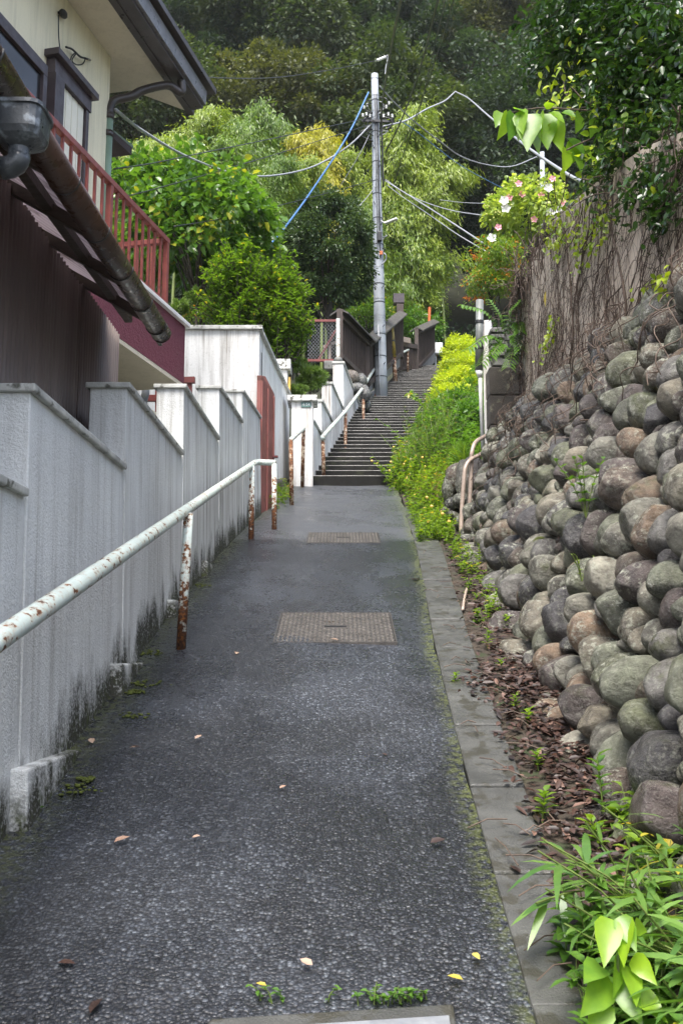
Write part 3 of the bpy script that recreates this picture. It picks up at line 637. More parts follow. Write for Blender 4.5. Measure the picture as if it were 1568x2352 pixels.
# ================================================================== HANDRAILS
def handrail(label, rail, posts, r=.03, pr=.026, mat='peel', pm='peel2', grp='peeling pipe handrails beside the path and stairs', flat=1.0):
    t = empty('handrail', posts[0][0], label, 'handrail', grp)
    MB().tube(rail, r, 12).build('rail', mat, t, smooth=True)
    for p0, p1 in posts: MB().tube([p0, p1], pr, 10).build('post', pm, t, smooth=True)
    return t
rl = [np.array((-.885, y, 1.533 + (y - 2.514) * .2628)) for y in np.linspace(.2, 9.75, 40)]
e0 = rl[-1]; rl += [e0 + (.012, .09, .022), e0 + (.05, .13, .03), e0 + (.11, .12, .025), e0 + (.20, .07, .012)]
g = lambda u, v: G(u, v) - np.array((0, 0, .05))
handrail('long peeling mint handrail along the lower path beside the stepped wall', rl,
         [(g(415, 1490), np.array((-.862, 5.40, 1.533 + 2.886 * .2628 - .01))), (g(577, 1240), np.array((-.868, 9.22, 1.533 + 6.7 * .2628))), (g(630, 1217), e0 + (.19, .075, .0)), (np.array((-.9, 1.6, .4)), np.array((-.885, 1.6, 1.29)))], .031, .027)
h0, h1 = P(668, 1008, 11.65), P(697, 984, 13.4)
handrail('short rusty two-post handrail in front of the upper garden gate', [h0 + (0, -.02, -.03), h0 + (0, .04, .0), h1], [(g(670, 1160), h0), (g(694, 1120), h1)], .03, .028, 'peel2', 'rustpost')
rp = [PLN(u, v, (-.28, 14, 0), (1, -.118, 0)) for u, v in ((741, 1003), (793, 945), (834, 889), (862, 842))]
handrail('long peeling white handrail climbing the left side of the stairs to the utility pole', [rp[0] + (0, -.05, -.04)] + rp,
         [(ST(744, 1108) - np.array((0, 0, .05)), rp[0]), (ST(793, 1042) - np.array((0, 0, .05)), rp[1]), (ST(834.5, 976) - np.array((0, 0, .05)), rp[2]), (ST(862.7, 922) - np.array((0, 0, .05)), rp[3])], .032, .03, 'peel', 'rustpost')
b0, b1, b2 = ST(904, 880), ST(936, 862), ST(957, 844)
handrail('peeling handrail above the utility pole in front of the plank gate', [P(886, 829, 25.4), P(936, 804, b1[1]), P(956, 792, b2[1])],
         [(b1, P(936, 804, b1[1])), (b2, P(957, 792, b2[1])), (P(886, 900, 25.4), P(886, 829, 25.4))], .033, .032, 'peel', 'rustpost')
handrail('topmost thin handrail beside the white box at the head of the stairs', [P(970, 822, 31.6), P(985, 802, 32.6), P(1003, 781, 33.6)],
         [(P(971, 846, 31.6), P(970, 822, 31.6)), (P(985, 846, 32.6), P(985, 802, 32.6)), (P(1001, 830, 33.6), P(1002, 783, 33.6))], .03, .03, 'peel', 'rustpost')

# ================================================================== HOUSE
hd = np.array([.2255, 1, 0]); hd /= np.linalg.norm(hd); hn = np.array([hd[1], -hd[0], 0]); HO = np.array([-1.38, 8.0, 0])
def HP(s, d, z): return HO + hd * s + hn * d + np.array([0, 0, z])
def HX(u, v, d):
    p = PLN(u, v, HO + hn * d, hn); return float(np.dot(p - HO, hd)), float(p[2])
def hbox(b, s0, s1, d0, d1, z0, z1): return b.hexa([HP(s0, d1, z0), HP(s0, d0, z0), HP(s1, d0, z0), HP(s1, d1, z0), HP(s0, d1, z1), HP(s0, d0, z1), HP(s1, d0, z1), HP(s1, d1, z1)][:4][::1] + [HP(s0, d1, z1), HP(s0, d0, z1), HP(s1, d0, z1), HP(s1, d1, z1)])
house = empty('house', HP(0, -1.5, 1.9), 'cream stucco house with burgundy balcony and dark eaves on the left', 'house')
b = MB(); hbox(b, -9, .49, -1, -5, 4.3, 7.249); b.build('upper_wall', 'cream', house)
b = MB(); hbox(b, -9, .95, -.62, -5, 1.2, 3.79); b.build('lower_wall', 'cream', house)
SZ = 7.251
b = MB(); b.prism([HP(-9, -5.5, SZ), HP(1.05, -5.5, SZ), HP(1.05, -1.05, SZ), HP(1.54, -.63, SZ), HP(-9, -.63, SZ)], (0, 0, .06)); b.build('soffit', 'soffit', house)
b = MB(); hbox(b, -9, 1.58, -.56, -.629, SZ - .03, SZ + .22); b.build('fascia', 'darkbrown', house, bevel=.004)
b = MB(); b.prism([HP(-9, -.555, SZ + .02), HP(-9, -.40, SZ + .02), HP(-9, -.39, SZ + .17), HP(-9, -.405, SZ + .17), HP(-9, -.415, SZ + .04), HP(-9, -.555, SZ + .04)], hd * 10.5); gt = b.build('eaves_gutter', 'eavecap', house)
b = MB(); b.prism([HP(-9, -.33, SZ + .20), HP(-9, -.33, SZ + .26), HP(-9, -5.5, SZ + 1.9), HP(-9, -5.5, SZ + 1.7), HP(-9, -.66, SZ + .225)], hd * 10.62); b.build('roof', 'darkbrown', house)
b = MB(); b.prism([HP(-9, -.556, SZ - .02), HP(-9, -.43, SZ - .02), HP(-9, -.43, SZ + .018), HP(-9, -.556, SZ + .018)], hd * 10.5); b.build('gutter_bracket_board', 'darkbrown', house)
# downpipe: box from gutter, elbow back to the wall corner, down the corner
pa = HP(.98, -.47, SZ + .02); pb = HP(.98, -.47, SZ - .20)
pc1 = P(300, 207, 8.72); pd = P(253, 235, 8.75); 
b = MB(); b.tube(catmull([pa, HP(.99, -.47, SZ - .14), P(385, 196, 9.0), P(330, 207, 8.88), P(300, 222, 8.82), P(262, 232, 8.74), P(252, 250, 8.70), P(252, 262, 8.7)], 6), .042, 10); dp = b.build('downpipe_elbow', 'darkbrown', house, smooth=True)
p_t, p_b = P(252, 258, 8.70), P(241, 560, 8.72); p_b[0] = p_t[0]; p_b = np.array([p_t[0] - .01, p_t[1], 4.4])
b = MB(); b.tube([p_t, p_b], .040, 12); b.build('downpipe', 'greenpipe', house, smooth=True)
b = MB()
for f in (.02, .10, .6): q = p_t + (p_b - p_t) * f; MB().tube([q + (0, 0, .03), q - (0, 0, .03)], .048, 12).build('pipe_collar', 'darkbrown', house, smooth=True)

# window with hood and shutter
W0, W1 = HX(110, 130, -1)[0], HX(186, 232, -1)[0]; WT = HX(150, 165, -1)[1]
wn = MB(); hbox(wn, W0 - .06, W1 + .08, -.86, -.999, 6.50, 6.56); wf = wn.build('window_frame', 'window', house, bevel=.004)
b = MB(); hbox(b, W0 - .02, W1 + .04, -.91, -.998, 6.36, 6.498); hbox(b, W1 - .03, W1 + .02, -.92, -.998, 4.9, 6.359); hbox(b, W0 - .02, W0 + .13, -.90, -.998, 4.9, 6.359); b.build('window_casing', 'window', house, bevel=.003)
b = MB()
sw_ = (W1 - .03 - W0 - .13) / 4
for i in range(4): hbox(b, W0 + .132 + sw_ * i, W0 + .132 + sw_ * (i + 1) - .012, -.945, -.99, 4.9, 6.357)
b.build('shutter', 'shutter', house, bevel=.002)
b = MB(); hbox(b, W0 - 1.9, W0 - .10, -.93, -.998, 6.26, 6.36); hbox(b, W0 - .16, W0 - .10, -.93, -.998, 4.9, 6.258); b.build('window_casing', 'window', house, bevel=.003)
b = MB(); hbox(b, W0 - 1.9, W0 - .162, -.96, -.99, 4.9, 6.256); b.build('window_pane', 'glass', house)
# cable hook and loops on the wall
hk = P(133, 32, 7.72); b = MB(); b.ball(hk + (.05, 0, 0), .045, 8, 6, sq=(.8, 1.3, .7)); b.tube([hk + (-.12, 0, .02), hk + (.03, 0, .01)], .012, 6)
wp = lambda u, v: PLN(u, v, HO + hn * -.96, hn)
b.tube(catmull([wp(135, 35), wp(136, 90), wp(143, 132), wp(157, 150), wp(165, 130), wp(172, 122)], 6), .006, 5)
b.tube(catmull([wp(152, 108), wp(166, 113), wp(176, 122), wp(186, 131), wp(197, 134)], 6), .010, 5); b.tube(catmull([wp(176, 122), wp(166, 138), wp(175, 148), wp(190, 147), wp(197, 134)], 6), .006, 5)
b.build('cable_hook', 'black', house, smooth=True)
# small canopy behind the corner
q0 = P(260, 283, 9.4); b = MB(); dx = lambda u, v, y: P(u, v, y)
A, B_, C_ = P(262, 300, 9.35), P(303, 355, 9.95), P(302, 345, 9.95)
b.prism([A, P(303, 340, 9.95), P(303, 356, 9.95), P(262, 318, 9.35)], hn * -1.4); b.build('side_canopy', 'purple_board', house)
b = MB(); b.prism([A + (0, 0, .005), P(307, 335, 10.0), P(307, 341, 10.0), P(262, 303, 9.35)], hn * -1.45 + hn * .04); b.build('canopy_roof', 'greenpipe', house)
# balcony
b = MB(); hbox(b, -6, .10, -.0, -.10, 3.80, 4.31); hbox(b, 0, .10, -.101, -1.0, 3.80, 4.31); b.build('balcony_parapet', 'burgundy', house)
b = MB(); hbox(b, -6, .095, -.003, -.64, 3.765, 3.799); b.build('balcony_soffit', 'soffit', house)
b = MB(); hbox(b, -6, .14, .035, -.13, 4.311, 4.345); hbox(b, -.03, .14, -.131, -1.0, 4.311, 4.345); b.build('parapet_cap', 'cap', house, bevel=.004)
bal = MB(); hbox(bal, -6, -.17, -.045, -.095, 4.955, 5.0); hbox(bal, -.215, -.17, -.096, -.98, 4.955, 5.0); br = bal.build('balcony_railing', 'redmetal', house, bevel=.003)
b = MB(); hbox(b, -6, -.17, -.05, -.09, 4.395, 4.435); hbox(b, -.21, -.175, -.096, -.98, 4.395, 4.43); b.build('bottom_rail', 'redmetal', br, bevel=.003)
i = 0; s = -.195
while s > -4.6:
    thick = .042 if i % 9 == 0 else .019
    b = MB(); hbox(b, s - thick / 2, s + thick / 2, -.07 + thick / 2, -.07 - thick / 2, 4.346 if i % 9 == 0 else 4.436, 4.954); b.build('baluster', 'redmetal', br); s -= .118; i += 1
for k_ in range(6): b = MB(); hbox(b, -.202, -.183, -.19 - k_ * .13, -.21 - k_ * .13, 4.436, 4.954); b.build('baluster', 'redmetal', br)
# grey waste pipe under the balcony
q = P(336, 860, 8.6); b = MB(); b.tube([q + (0, 0, .06), q - (0, 0, .18), q + (-.03, 0, -.30)], .036, 10); b.tube([q + (0, 0, .07), q + (0, 0, .0)], .044, 10); b.build('waste_pipe', 'pole', house, smooth=True)

# red frame behind the wall
fr = empty('steel_rack', P(420, 960, 9.3), 'red steel pipe frame standing behind the stepped wall below the balcony', 'steel frame')
for a, c in (((325, 915, 9.2), (440, 915, 9.2)), ((340, 876, 9.2), (448, 873, 9.2))): MB().beam(P(*a), P(*c), .05, .06).build('rail', 'redframe', fr)
for a, c in (((363, 880, 9.22), (363, 1000, 9.22)), ((436, 874, 9.22), (436, 1000, 9.22)), ((328, 915, 9.22), (328, 1000, 9.22))): MB().beam(P(*a), P(*c), .045, .045, (0, 1, 0)).build('upright', 'redframe', fr)

# ================================================================== LEAN-TO WITH GUTTER
shed = empty('lean_to', (-1.45, 4.5, 1.3), 'brown corrugated lean-to with rafters and round gutter behind the stepped wall', 'lean-to shed')
def sheet(y0, y1, z0, z1, x0, name, top=None):
    b = MB(); n = int((y1 - y0) / .0085); vs = []
    for i in range(n + 1):
        y = y0 + (y1 - y0) * i / n; x = x0 + .013 * math.sin(y * 2 * math.pi / .052)
        jag = .006 * math.sin(y * 2 * math.pi / .052)
        vs += [(x, y, z0), (x, y, z1 + jag)]
    b.add(vs, [(2 * i, 2 * i + 2, 2 * i + 3, 2 * i + 1) for i in range(n)])
    o = b.build(name, 'corrug', shed, smooth=True); m = o.modifiers.new('thick', 'SOLIDIFY'); m.thickness = .003; return o
sheet(1.2, 3.05, 1.0, 3.50, -1.462, 'wall_sheet'); sheet(2.95, 4.3, 1.2, 3.52, -1.45, 'wall_sheet'); sheet(4.22, 5.25, 1.4, 3.535, -1.462, 'wall_sheet'); sheet(5.17, 6.06, 1.6, 3.545, -1.45, 'wall_sheet')
GZ = lambda y: 3.16 + .036 * (y - 2.0)
for y in np.arange(1.60, 5.6, .60):
    zz_ = GZ(y) + .065
    MB().beam((-1.75, y, zz_ + .40), (-1.06, y, zz_ + .0), .042, .052).build('rafter', 'wood', shed, bevel=.003)
for xq, dz_ in ((-1.28, .13), (-1.62, .33)): MB().beam((xq, 1.2, GZ(1.2) + dz_ + .075), (xq, 5.6, GZ(5.6) + dz_ + .075), .045, .05).build('purlin', 'wood', shed, bevel=.003)
MB().beam((-1.075, 1.2, GZ(1.2) + .045), (-1.075, 5.55, GZ(5.55) + .045), .022, .05).build('fascia_board', 'wood', shed, bevel=.002)
b = MB(); vs = []; n = 330
for i in range(n + 1):
    y = 1.2 + 4.45 * i / n; dz = .008 * math.sin(y * 2 * math.pi / .0335 * .5)
    vs += [(-1.8, y, GZ(y) + .64 + dz), (-1.06, y, GZ(y) + .125 + dz)]
b.add(vs, [(2 * i, 2 * i + 2, 2 * i + 3, 2 * i + 1) for i in range(n)])
def roofm():
    k = NT('translucent_roof_sheet'); ps = k.pos(); wv_ = k.n('TexWave', Vector=ps, Scale=9.0, bands_direction='Y').outputs[0]
    c = k.mix(k.rng(wv_, .3, .6), (.42, .37, .39), (.60, .55, .57)); c = k.mix(k.rng(k.noise(8, 4)[0], .55, .7, 0, .6), c, (.2, .16, .15))
    mx = k.n('MixShader', Fac=.55); k.set(mx.inputs[1], k.pr(c, .4)); k.set(mx.inputs[2], k.n('BsdfTranslucent', Color=c).outputs[0]); return k.end(mx.outputs[0])
M['shed_roof'] = roofm()
o = b.build('roof_sheet', 'shed_roof', shed, smooth=True); o.modifiers.new('thick', 'SOLIDIFY').thickness = .004
def gut(y0, y1, z0, z1, x, r, name='gutter'):
    b = MB(); n = 14
    for side in (0,):
        vs = []
        for yy, zz in ((y0, z0), (y1, z1)):
            for j in range(n + 1):
                a = math.pi * (1.04 + .92 * j / n) if False else math.pi + math.pi * j / n
                vs.append((x + r * math.cos(a), yy, zz + r * math.sin(a) * 1.05))
        b.add(vs, [(j, j + 1, n + 2 + j, n + 1 + j) for j in range(n)])
    o = b.build(name, 'gutter', shed, smooth=True); o.modifiers.new('thick', 'SOLIDIFY').thickness = .004; return o
GX, GR = -1.005, .053
gut(1.0, 2.83, GZ(1.0), GZ(2.83), GX, GR); gut(2.81, 5.2, GZ(2.81) - .004, GZ(5.2), GX, GR)
b = MB(); b.tube([(GX, 5.2, GZ(5.2) - .01), (GX, 5.205, GZ(5.2) - .01)], .055, 12); b.build('gutter_end', 'gutter', shed)
for y in (1.9, 2.5, 3.3, 3.75, 4.2, 4.65, 5.05):
    zq = GZ(y); b = MB()
    b.tube([(GX + (GR + .004) * math.cos(a), y, zq + (GR + .005) * 1.05 * math.sin(a)) for a in np.linspace(math.pi, 2 * math.pi, 12)], .005, 6); b.build('gutter_strap', 'black', shed, smooth=True)
hp = P(48, 292, 2.66)
b = MB(); prof = [(q_[0] * 1.03, q_[1] * .47) for q_ in [(.128, .10), (.128, .075), (.118, .072), (.112, -.06), (.100, -.10), (.07, -.135), (.048, -.15), (.048, -.20)]]
vs = []; fs = []
for k_, (r_, z_) in enumerate(prof):
    for j in range(32):
        a = 2 * math.pi * j / 32; sq = (abs(math.cos(a)) ** 5 + abs(math.sin(a)) ** 5) ** (-.2 if k_ < 5 else -.05)
        vs.append(hp + (r_ * .62 * sq * math.cos(a), r_ * .62 * sq * math.sin(a), z_))
for k_ in range(len(prof) - 1):
    for j in range(32): fs.append((k_ * 32 + j, (k_ + 1) * 32 + j, (k_ + 1) * 32 + (j + 1) % 32, k_ * 32 + (j + 1) % 32))
b.add(vs, fs); hpo = b.build('rainwater_hopper', 'hopper', shed); hpo.modifiers.new('thick', 'SOLIDIFY').thickness = .004
b = MB(); b.tube([hp + (0, 0, -.09), hp + (0, 0, -.10), hp + (-.008, 0, -.115), hp + (-.025, 0, -.126), hp + (-.05, 0, -.130)], .033, 12); b.build('elbow', 'hopper', hpo, smooth=True)
b = MB(); b.tube([hp + (-.045, 0, -.130), hp + (-.42, .02, -.145)], .029, 12); b.build('outlet_pipe', 'gutter', hpo, smooth=True)

# ================================================================== UTILITY POLE
PB = P(875, 922, 23.2); PT = P(860, 171, 23.2)
def on_pole(f): return PB + (PT - PB) * f
up = empty('utility_pole', PB, 'tall pale concrete utility pole with a lamp standing on the stairs', 'utility pole')
b = MB(); b.tube([on_pole(f) - (0, 0, .15 if f == 0 else 0) for f in np.linspace(0, 1, 12)], [.163 - .075 * f for f in np.linspace(0, 1, 12)], 24); shaft = b.build('shaft', 'pole', up, smooth=True)
for f, m_ in ((.985, 'steel'), (.93, 'steel'), (.915, 'black'), (.88, 'steel'), (.855, 'steel'), (.815, 'black'), (.775, 'steel'), (.72, 'black'), (.66, 'steel'), (.62, 'black'), (.545, 'black'), (.54, 'steel'), (.50, 'steel'), (.465, 'black'), (.455, 'steel'), (.42, 'steel'), (.395, 'steel'), (.345, 'black'), (.30, 'steel'), (.29, 'black'), (.25, 'steel'), (.242, 'steel'), (.235, 'steel'), (.20, 'steel'), (.195, 'black'), (.13, 'black'), (.07, 'black')):
    q = on_pole(f); MB().tube([q - (0, 0, .012), q + (0, 0, .012)], .168 - .075 * f, 20).build('band', m_, up)
for f, sx in ((.87, 1), (.84, -1), (.795, 1), (.76, -1), (.70, 1), (.585, -1), (.52, 1), (.37, -1), (.33, 1), (.215, 1), (.145, -1), (.105, 1)):
    q = on_pole(f); r_ = .165 - .075 * f; MB().tube([q + (sx * r_ * .5, -r_ * .7, 0), q + (sx * (r_ * .5 + .03), -r_ - .10, .01)], .011, 6).build('step_bolt', 'black', up)
xc = on_pole(.845); b = MB(); b.beam(xc + (-.36, -.14, -.02), xc + (.44, -.14, -.04), .05, .06); b.build('crossarm', 'black', up)
for dx, dz, s in ((-.33, .06, 1), (-.24, .10, 1), (-.15, .05, .9), (.20, .06, 1), (.32, .09, .9), (.42, .04, 1), (.27, .30, .9), (.34, .40, .8), (-.22, .36, .9), (-.30, .28, .8)):
    q = xc + (dx, -.16 + random.uniform(-.05, .05), dz); b = MB()
    for z_, r_ in ((0, .035), (.035, .028), (.06, .035)): b.ball(q + (0, 0, z_), r_ * s, 8, 6, sq=(1, 1, .6))
    b.build('insulator', 'white_part', up, smooth=True)
for k_ in range(22):
    fa = random.uniform(.80, .92) if k_ < 14 else random.uniform(.42, .53); q = on_pole(fa); s = random.choice((-1, 1)); b = MB()
    w_ = random.uniform(.15, .42) if k_ < 14 else random.uniform(.1, .22); h_ = random.uniform(-.25, .15)
    b.tube(catmull([q + (s * .1, -.13, 0), q + (s * w_, -.2, h_ * .3 - .05), q + (s * w_ * 1.05, -.16, h_ - .08), q + (s * .08, -.15, h_ - .22)], 6), random.choice((.008, .012, .016)), 5); b.build('jumper_wire', random.choice(['cable_k', 'cable_k', 'cable_w']), up, smooth=True)
for dx in (-.02, .035, .06):
    b = MB(); b.tube([on_pole(f) + (dx * (1 - .3 * f) + .008 * math.sin(f * 40 + dx * 90), -(.172 - .075 * f), 0) for f in np.linspace(.42, .93, 30)], .011, 5); b.build('riser_cable', 'cable_k', up, smooth=True)
b = MB(); b.tube([on_pole(f) + (-.04, -(.178 - .075 * f), 0) for f in np.linspace(0, .22, 5)], .018, 6); b.build('conduit', 'steel', up, smooth=True)
b = MB(); b.box(*(on_pole(.485)[0] + np.array((-.02, .09))), PB[1] - .22, PB[1] - .12, on_pole(.485)[2] - .14, on_pole(.485)[2] + .1); b.build('junction_box', 'black', up, bevel=.01)
q = on_pole(.435); MB().box(q[0] + .03, q[0] + .10, q[1] - .165, q[1] - .125, q[2] - .05, q[2] + .04).build('orange_tag', 'orange', up)
la, lb = P(884, 513, 23.05), P(912, 502, 22.9)
b = MB(); b.tube([on_pole(.545) + (0, 0, .02), la], .02, 6); arm = b.build('lamp_arm', 'steel', up); MB().beam(la, lb, .10, .05).build('lamp_tube', 'white_part', arm, bevel=.015)

# pole on the right, lamp-less, in front of the forest
SB, STp = P(1246, 560, 33), P(1244, 350, 33)
p2 = empty('utility_pole', SB, 'thin grey utility pole rising behind the flowering bush on the right', 'utility pole')
SB2 = np.array([SB[0], SB[1], terrain_z(SB[0], SB[1])])
b = MB(); b.tube([SB2, SB, STp], [.12, .11, .085], 14); b.build('shaft', 'pole', p2, smooth=True)
for f in (.35, .7, .93): q = SB + (STp - SB) * f; MB().tube([q - (0, 0, .015), q + (0, 0, .015)], .115, 14).build('band', 'steel', p2)

def cable(label, pts, r, mat='cable_k', k=10):
    b = MB(); b.tube(catmull([P(*q) for q in pts], k), r, 5); o = b.build('overhead_cable', mat, smooth=True); return tag(o, label, 'cable', 'overhead cables to the utility poles')
cable('thin dark cable from the house wall rising to the porcelain insulators above the pole', [(196, 134, 7.9), (258, 151, 10), (420, 175, 15), (620, 179, 20), (760, 160, 24), (868, 138, 27)], .010)
o = cable('pale thick cable sagging from the house downpipe to the utility pole', [(266, 252, 8.7), (330, 302, 10.5), (430, 360, 13.5), (530, 396, 16.5), (620, 404, 18.5), (720, 382, 20.5), (800, 335, 22), (852, 285, 23)], .019, 'cable_w')
cable('bright blue cable slanting from the pole down behind the green bush', [(846, 212, 23.0), (800, 308, 22), (720, 432, 20.5), (660, 515, 19.3), (612, 572, 18.4)], .022, 'cable_b')
cable('upper thin cable from the balcony railing up to the utility pole', [(262, 388, 9), (350, 375, 11), (480, 348, 14), (640, 315, 18), (860, 268, 23)], .009)
cable('lower thin cable from the balcony railing up to the utility pole', [(258, 458, 9), (330, 441, 11), (470, 402, 14.5), (640, 352, 18.5), (862, 282, 23)], .009)
cable('thin low cable crossing the broad-leaved tree to the middle of the pole', [(400, 520, 13), (520, 500, 15), (680, 462, 19), (866, 412, 23)], .008)
cable('pale cable looping from the pole up to the joint over the hill on the right', [(880, 290, 23), (915, 282, 23.5), (942, 272, 24), (980, 250, 25), (1020, 232, 26), (1045, 210, 27)], .022, 'cable_w')
cable('thick pale cable dropping from the joint over the hill into the right-hand tree', [(1045, 210, 27), (1075, 226, 24), (1120, 265, 19), (1200, 330, 13), (1290, 392, 9.5), (1340, 420, 8)], .018, 'cable_w')
cable('grey cable from the pole top swinging down to the thin pole on the right', [(872, 198, 23.2), (905, 235, 24), (950, 278, 25.5), (1010, 325, 27.5), (1060, 360, 29), (1120, 379, 31), (1175, 382, 32), (1232, 360, 33)], .020, 'cable_w')
cable('thin blue cable descending right across the dark forest', [(915, 275, 24), (960, 305, 24.5), (1050, 375, 26), (1120, 415, 27.5), (1180, 445, 29)], .012, 'cable_b')
cable('heavy black cable climbing overhead from the pole to the top edge, nearest the pole', [(880, 430, 23), (877, 330, 22.8), (876, 260, 22.3), (886, 180, 19), (904, 80, 14), (922, -10, 10), (950, -180, 6)], .022)
cable('beaded black cable climbing overhead to the top edge, second from the pole', [(884, 350, 22.8), (915, 290, 21.5), (945, 215, 19), (975, 120, 15), (1000, 20, 11.5), (1020, -60, 9)], .017)
cable('slender black cable climbing overhead to the top edge, right of the beaded one', [(905, 420, 23.3), (935, 330, 22), (965, 245, 19.5), (990, 140, 16), (1015, 30, 12), (1030, -40, 10)], .009)
cable('slender black cable climbing overhead to the top edge, rightmost of all', [(890, 380, 23.3), (940, 300, 21), (985, 180, 17), (1030, 40, 12), (1050, -40, 10)], .008)
cable('upper white cable running down right from the pole into the flowering bush', [(884, 415, 23.1), (915, 434, 21), (960, 462, 18.5), (1020, 500, 16), (1130, 572, 12.5)], .013, 'cable_w')
cable('lower white cable running down right from the pole into the flowering bush', [(888, 425, 23.1), (930, 456, 20.5), (985, 493, 17.5), (1045, 535, 15), (1120, 580, 12.5)], .009, 'cable_w')
cable('dotted dark cable sagging from the mid pole to the flowering bush', [(885, 412, 23.1), (930, 443, 22), (980, 466, 20), (1040, 484, 18), (1130, 498, 14)], .010, 'cable_w')
cable('thin grey cable nearly level above the flowering bush', [(1010, 459, 22), (1060, 465, 20), (1130, 468, 17), (1180, 470, 15)], .008, 'cable_w')
cable('slack guy wire from the pole crossarm down to the left over the bamboo', [(852, 300, 23.1), (825, 355, 23), (780, 430, 23.5)], .008, 'cable_w')
cable('short guy wire from the middle of the pole into the camellia', [(862, 428, 23.1), (840, 456, 22.5), (800, 500, 21)], .009, 'cable_w')
ins = empty('cable_insulator', P(880, 135, 27), 'string of white porcelain insulators hanging in the air above the pole', 'insulator')
b = MB()
for u_, v_ in ((868, 138), (873, 136), (878, 134), (883, 132)): b.ball(P(u_, v_, 27), .05, 8, 6)
b.build('porcelain', 'white_part', ins, smooth=True); b = MB(); b.tube(catmull([P(884, 131, 27), P(890, 127, 27), P(889, 140, 27), P(886, 152, 26.8), P(884, 170, 24.5)], 6), .012, 5); b.build('lead', 'cable_w', ins, smooth=True)

# guard of the stay, leaning
b = MB(); g0, g1 = ST(909, 886), P(897, 741, ST(909, 886)[1] - .3)
ga = empty('stay_guard', g0, 'leaning yellow and black stay guard beside the utility pole', 'stay guard')
b.tube([g0 + (g1 - g0) * f for f in (.45, 1)], .075, 12); b.build('yellow_sleeve', 'yellow', ga, smooth=True)
MB().tube([g0 - (0, 0, .1), g0 + (g1 - g0) * .449], .06, 12).build('rusty_foot', 'rustpost', ga, smooth=True)
MB().ball(g1, .078, 12, 8, sq=(1, 1, .7)).build('cap', 'black', ga, smooth=True)
MB().tube([g0 + (g1 - g0) * .70, g0 + (g1 - g0) * .72], .08, 12).build('band', 'black', ga)

# ================================================================== PLANK FENCES ABOVE THE STAIRS
def fence_panel(t, a0, a1, t0, t1, cap=True, roof=.22):
    a0, a1, t0, t1 = (np.array(q, float) for q in (a0, a1, t0, t1)); d = a1 - a0; n = np.cross(d, (0, 0, 1)); n /= np.linalg.norm(n)
    if n[1] > 0: n = -n
    b = MB(); b.hexa([a0, a1, a1 - n * .04, a0 - n * .04, t0, t1, t1 - n * .04, t0 - n * .04])
    L = np.linalg.norm(d[:2]); m = max(2, int(L / .11))
    for i in range(m + 1):
        f = i / m; q, r_ = a0 + d * f, t0 + (t1 - t0) * f; b.beam(q + n * .012, r_ + n * .012 + (0, 0, -.01), .035, .022, d)
    b.build('plank_panel', 'planks', t)
    if cap:
        b = MB(); e = d / np.linalg.norm(d) * .06
        for s in (1, -1): b.add([t0 - e + (0, 0, roof * .55), t1 + e + (0, 0, roof * .55), t1 + e + n * s * roof, t0 - e + n * s * roof, t0 - e + (0, 0, roof * .55 - .04), t1 + e + (0, 0, roof * .55 - .04), t1 + e + n * s * roof - (0, 0, .04), t0 - e + n * s * roof - (0, 0, .04)],
                                [(0, 1, 2, 3), (7, 6, 5, 4), (3, 2, 6, 7), (0, 3, 7, 4), (1, 5, 6, 2)])
        b.build('roof_boards', 'wood2', t)
        b = MB(); b.beam(t0 - (0, 0, .08) + n * .05, t1 - (0, 0, .08) + n * .05, .08, .10); b.beam(a0 + (0, 0, .03) + n * .05, a1 + (0, 0, .03) + n * .05, .06, .10); b.build('rail', 'planks', t)
M['wood2'] = plain('mossy_roof_boards', (.055, .05, .045), .6, .4, 7, bs=.5, bscale=40, spots=((.05, .06, .02), 6, .57))
fa = empty('plank_fence', P(780, 825, 20.6), 'dark plank fence with a mossy little roof left of the utility pole', 'fence')
fence_panel(fa, P(781, 822, 20.6), P(841, 880, 22.3), P(781, 722, 20.6), P(841, 783, 22.3))
fence_panel(fa, P(842, 885, 22.36), P(918, 815, 27.6), P(842, 786, 22.36), P(918, 722, 27.6))
for u_, v0, v1, Y in ((780, 825, 712, 20.55), (842, 888, 790, 22.33)): MB().beam(P(u_, v0, Y), P(u_, v1, Y), .13, .13, (0, 1, 0)).build('post', 'planks', fa)
MB().beam(P(918, 822, 27.7), P(918, 700, 27.7), .20, .2, (0, 1, 0)).build('post', 'planks', fa)
q = P(915, 700, 27.75); MB().box(q[0] - .16, q[0] + .16, q[1] - .15, q[1] + .15, q[2] + .02, q[2] + .3).build('post_cap', 'window', fa)
b = MB(); b.hexa([P(842, 905, 22.3), P(918, 842, 27.6), P(918, 842, 27.6) + (-.2, .1, 0), P(842, 905, 22.3) + (-.2, .1, 0), P(842, 887, 22.3), P(918, 817, 27.6), P(918, 817, 27.6) + (-.2, .1, 0), P(842, 887, 22.3) + (-.2, .1, 0)]); b.build('base_wall', 'path2', fa)
fg = empty('plank_gate', P(925, 850, 28.6), 'low dark plank gate between the two roofed fences above the pole', 'gate')
fence_panel(fg, P(913, 850, 28.5), P(954, 848, 29.6), P(913, 795, 28.5), P(954, 800, 29.6), False)
MB().beam(P(912, 789, 28.5), P(956, 797, 29.6), .1, .14).build('lintel', 'planks', fg); MB().beam(P(919, 778, 28.3), P(941, 783, 28.9), .06, .16).build('name_board', 'tan', fg)
q = P(914, 796, 28.4); MB().box(q[0] - .04, q[0] + .04, q[1] - .02, q[1] + .02, q[2] - .09, q[2] + .09).build('door_plate', 'white_part', fg)
fb = empty('plank_fence', P(955, 835, 29.8), 'short dark plank fence with sloping roof right of the plank gate', 'fence')
fence_panel(fb, P(957, 846, 29.8), P(994, 806, 32.5), P(957, 758, 29.8), P(994, 741, 32.5))
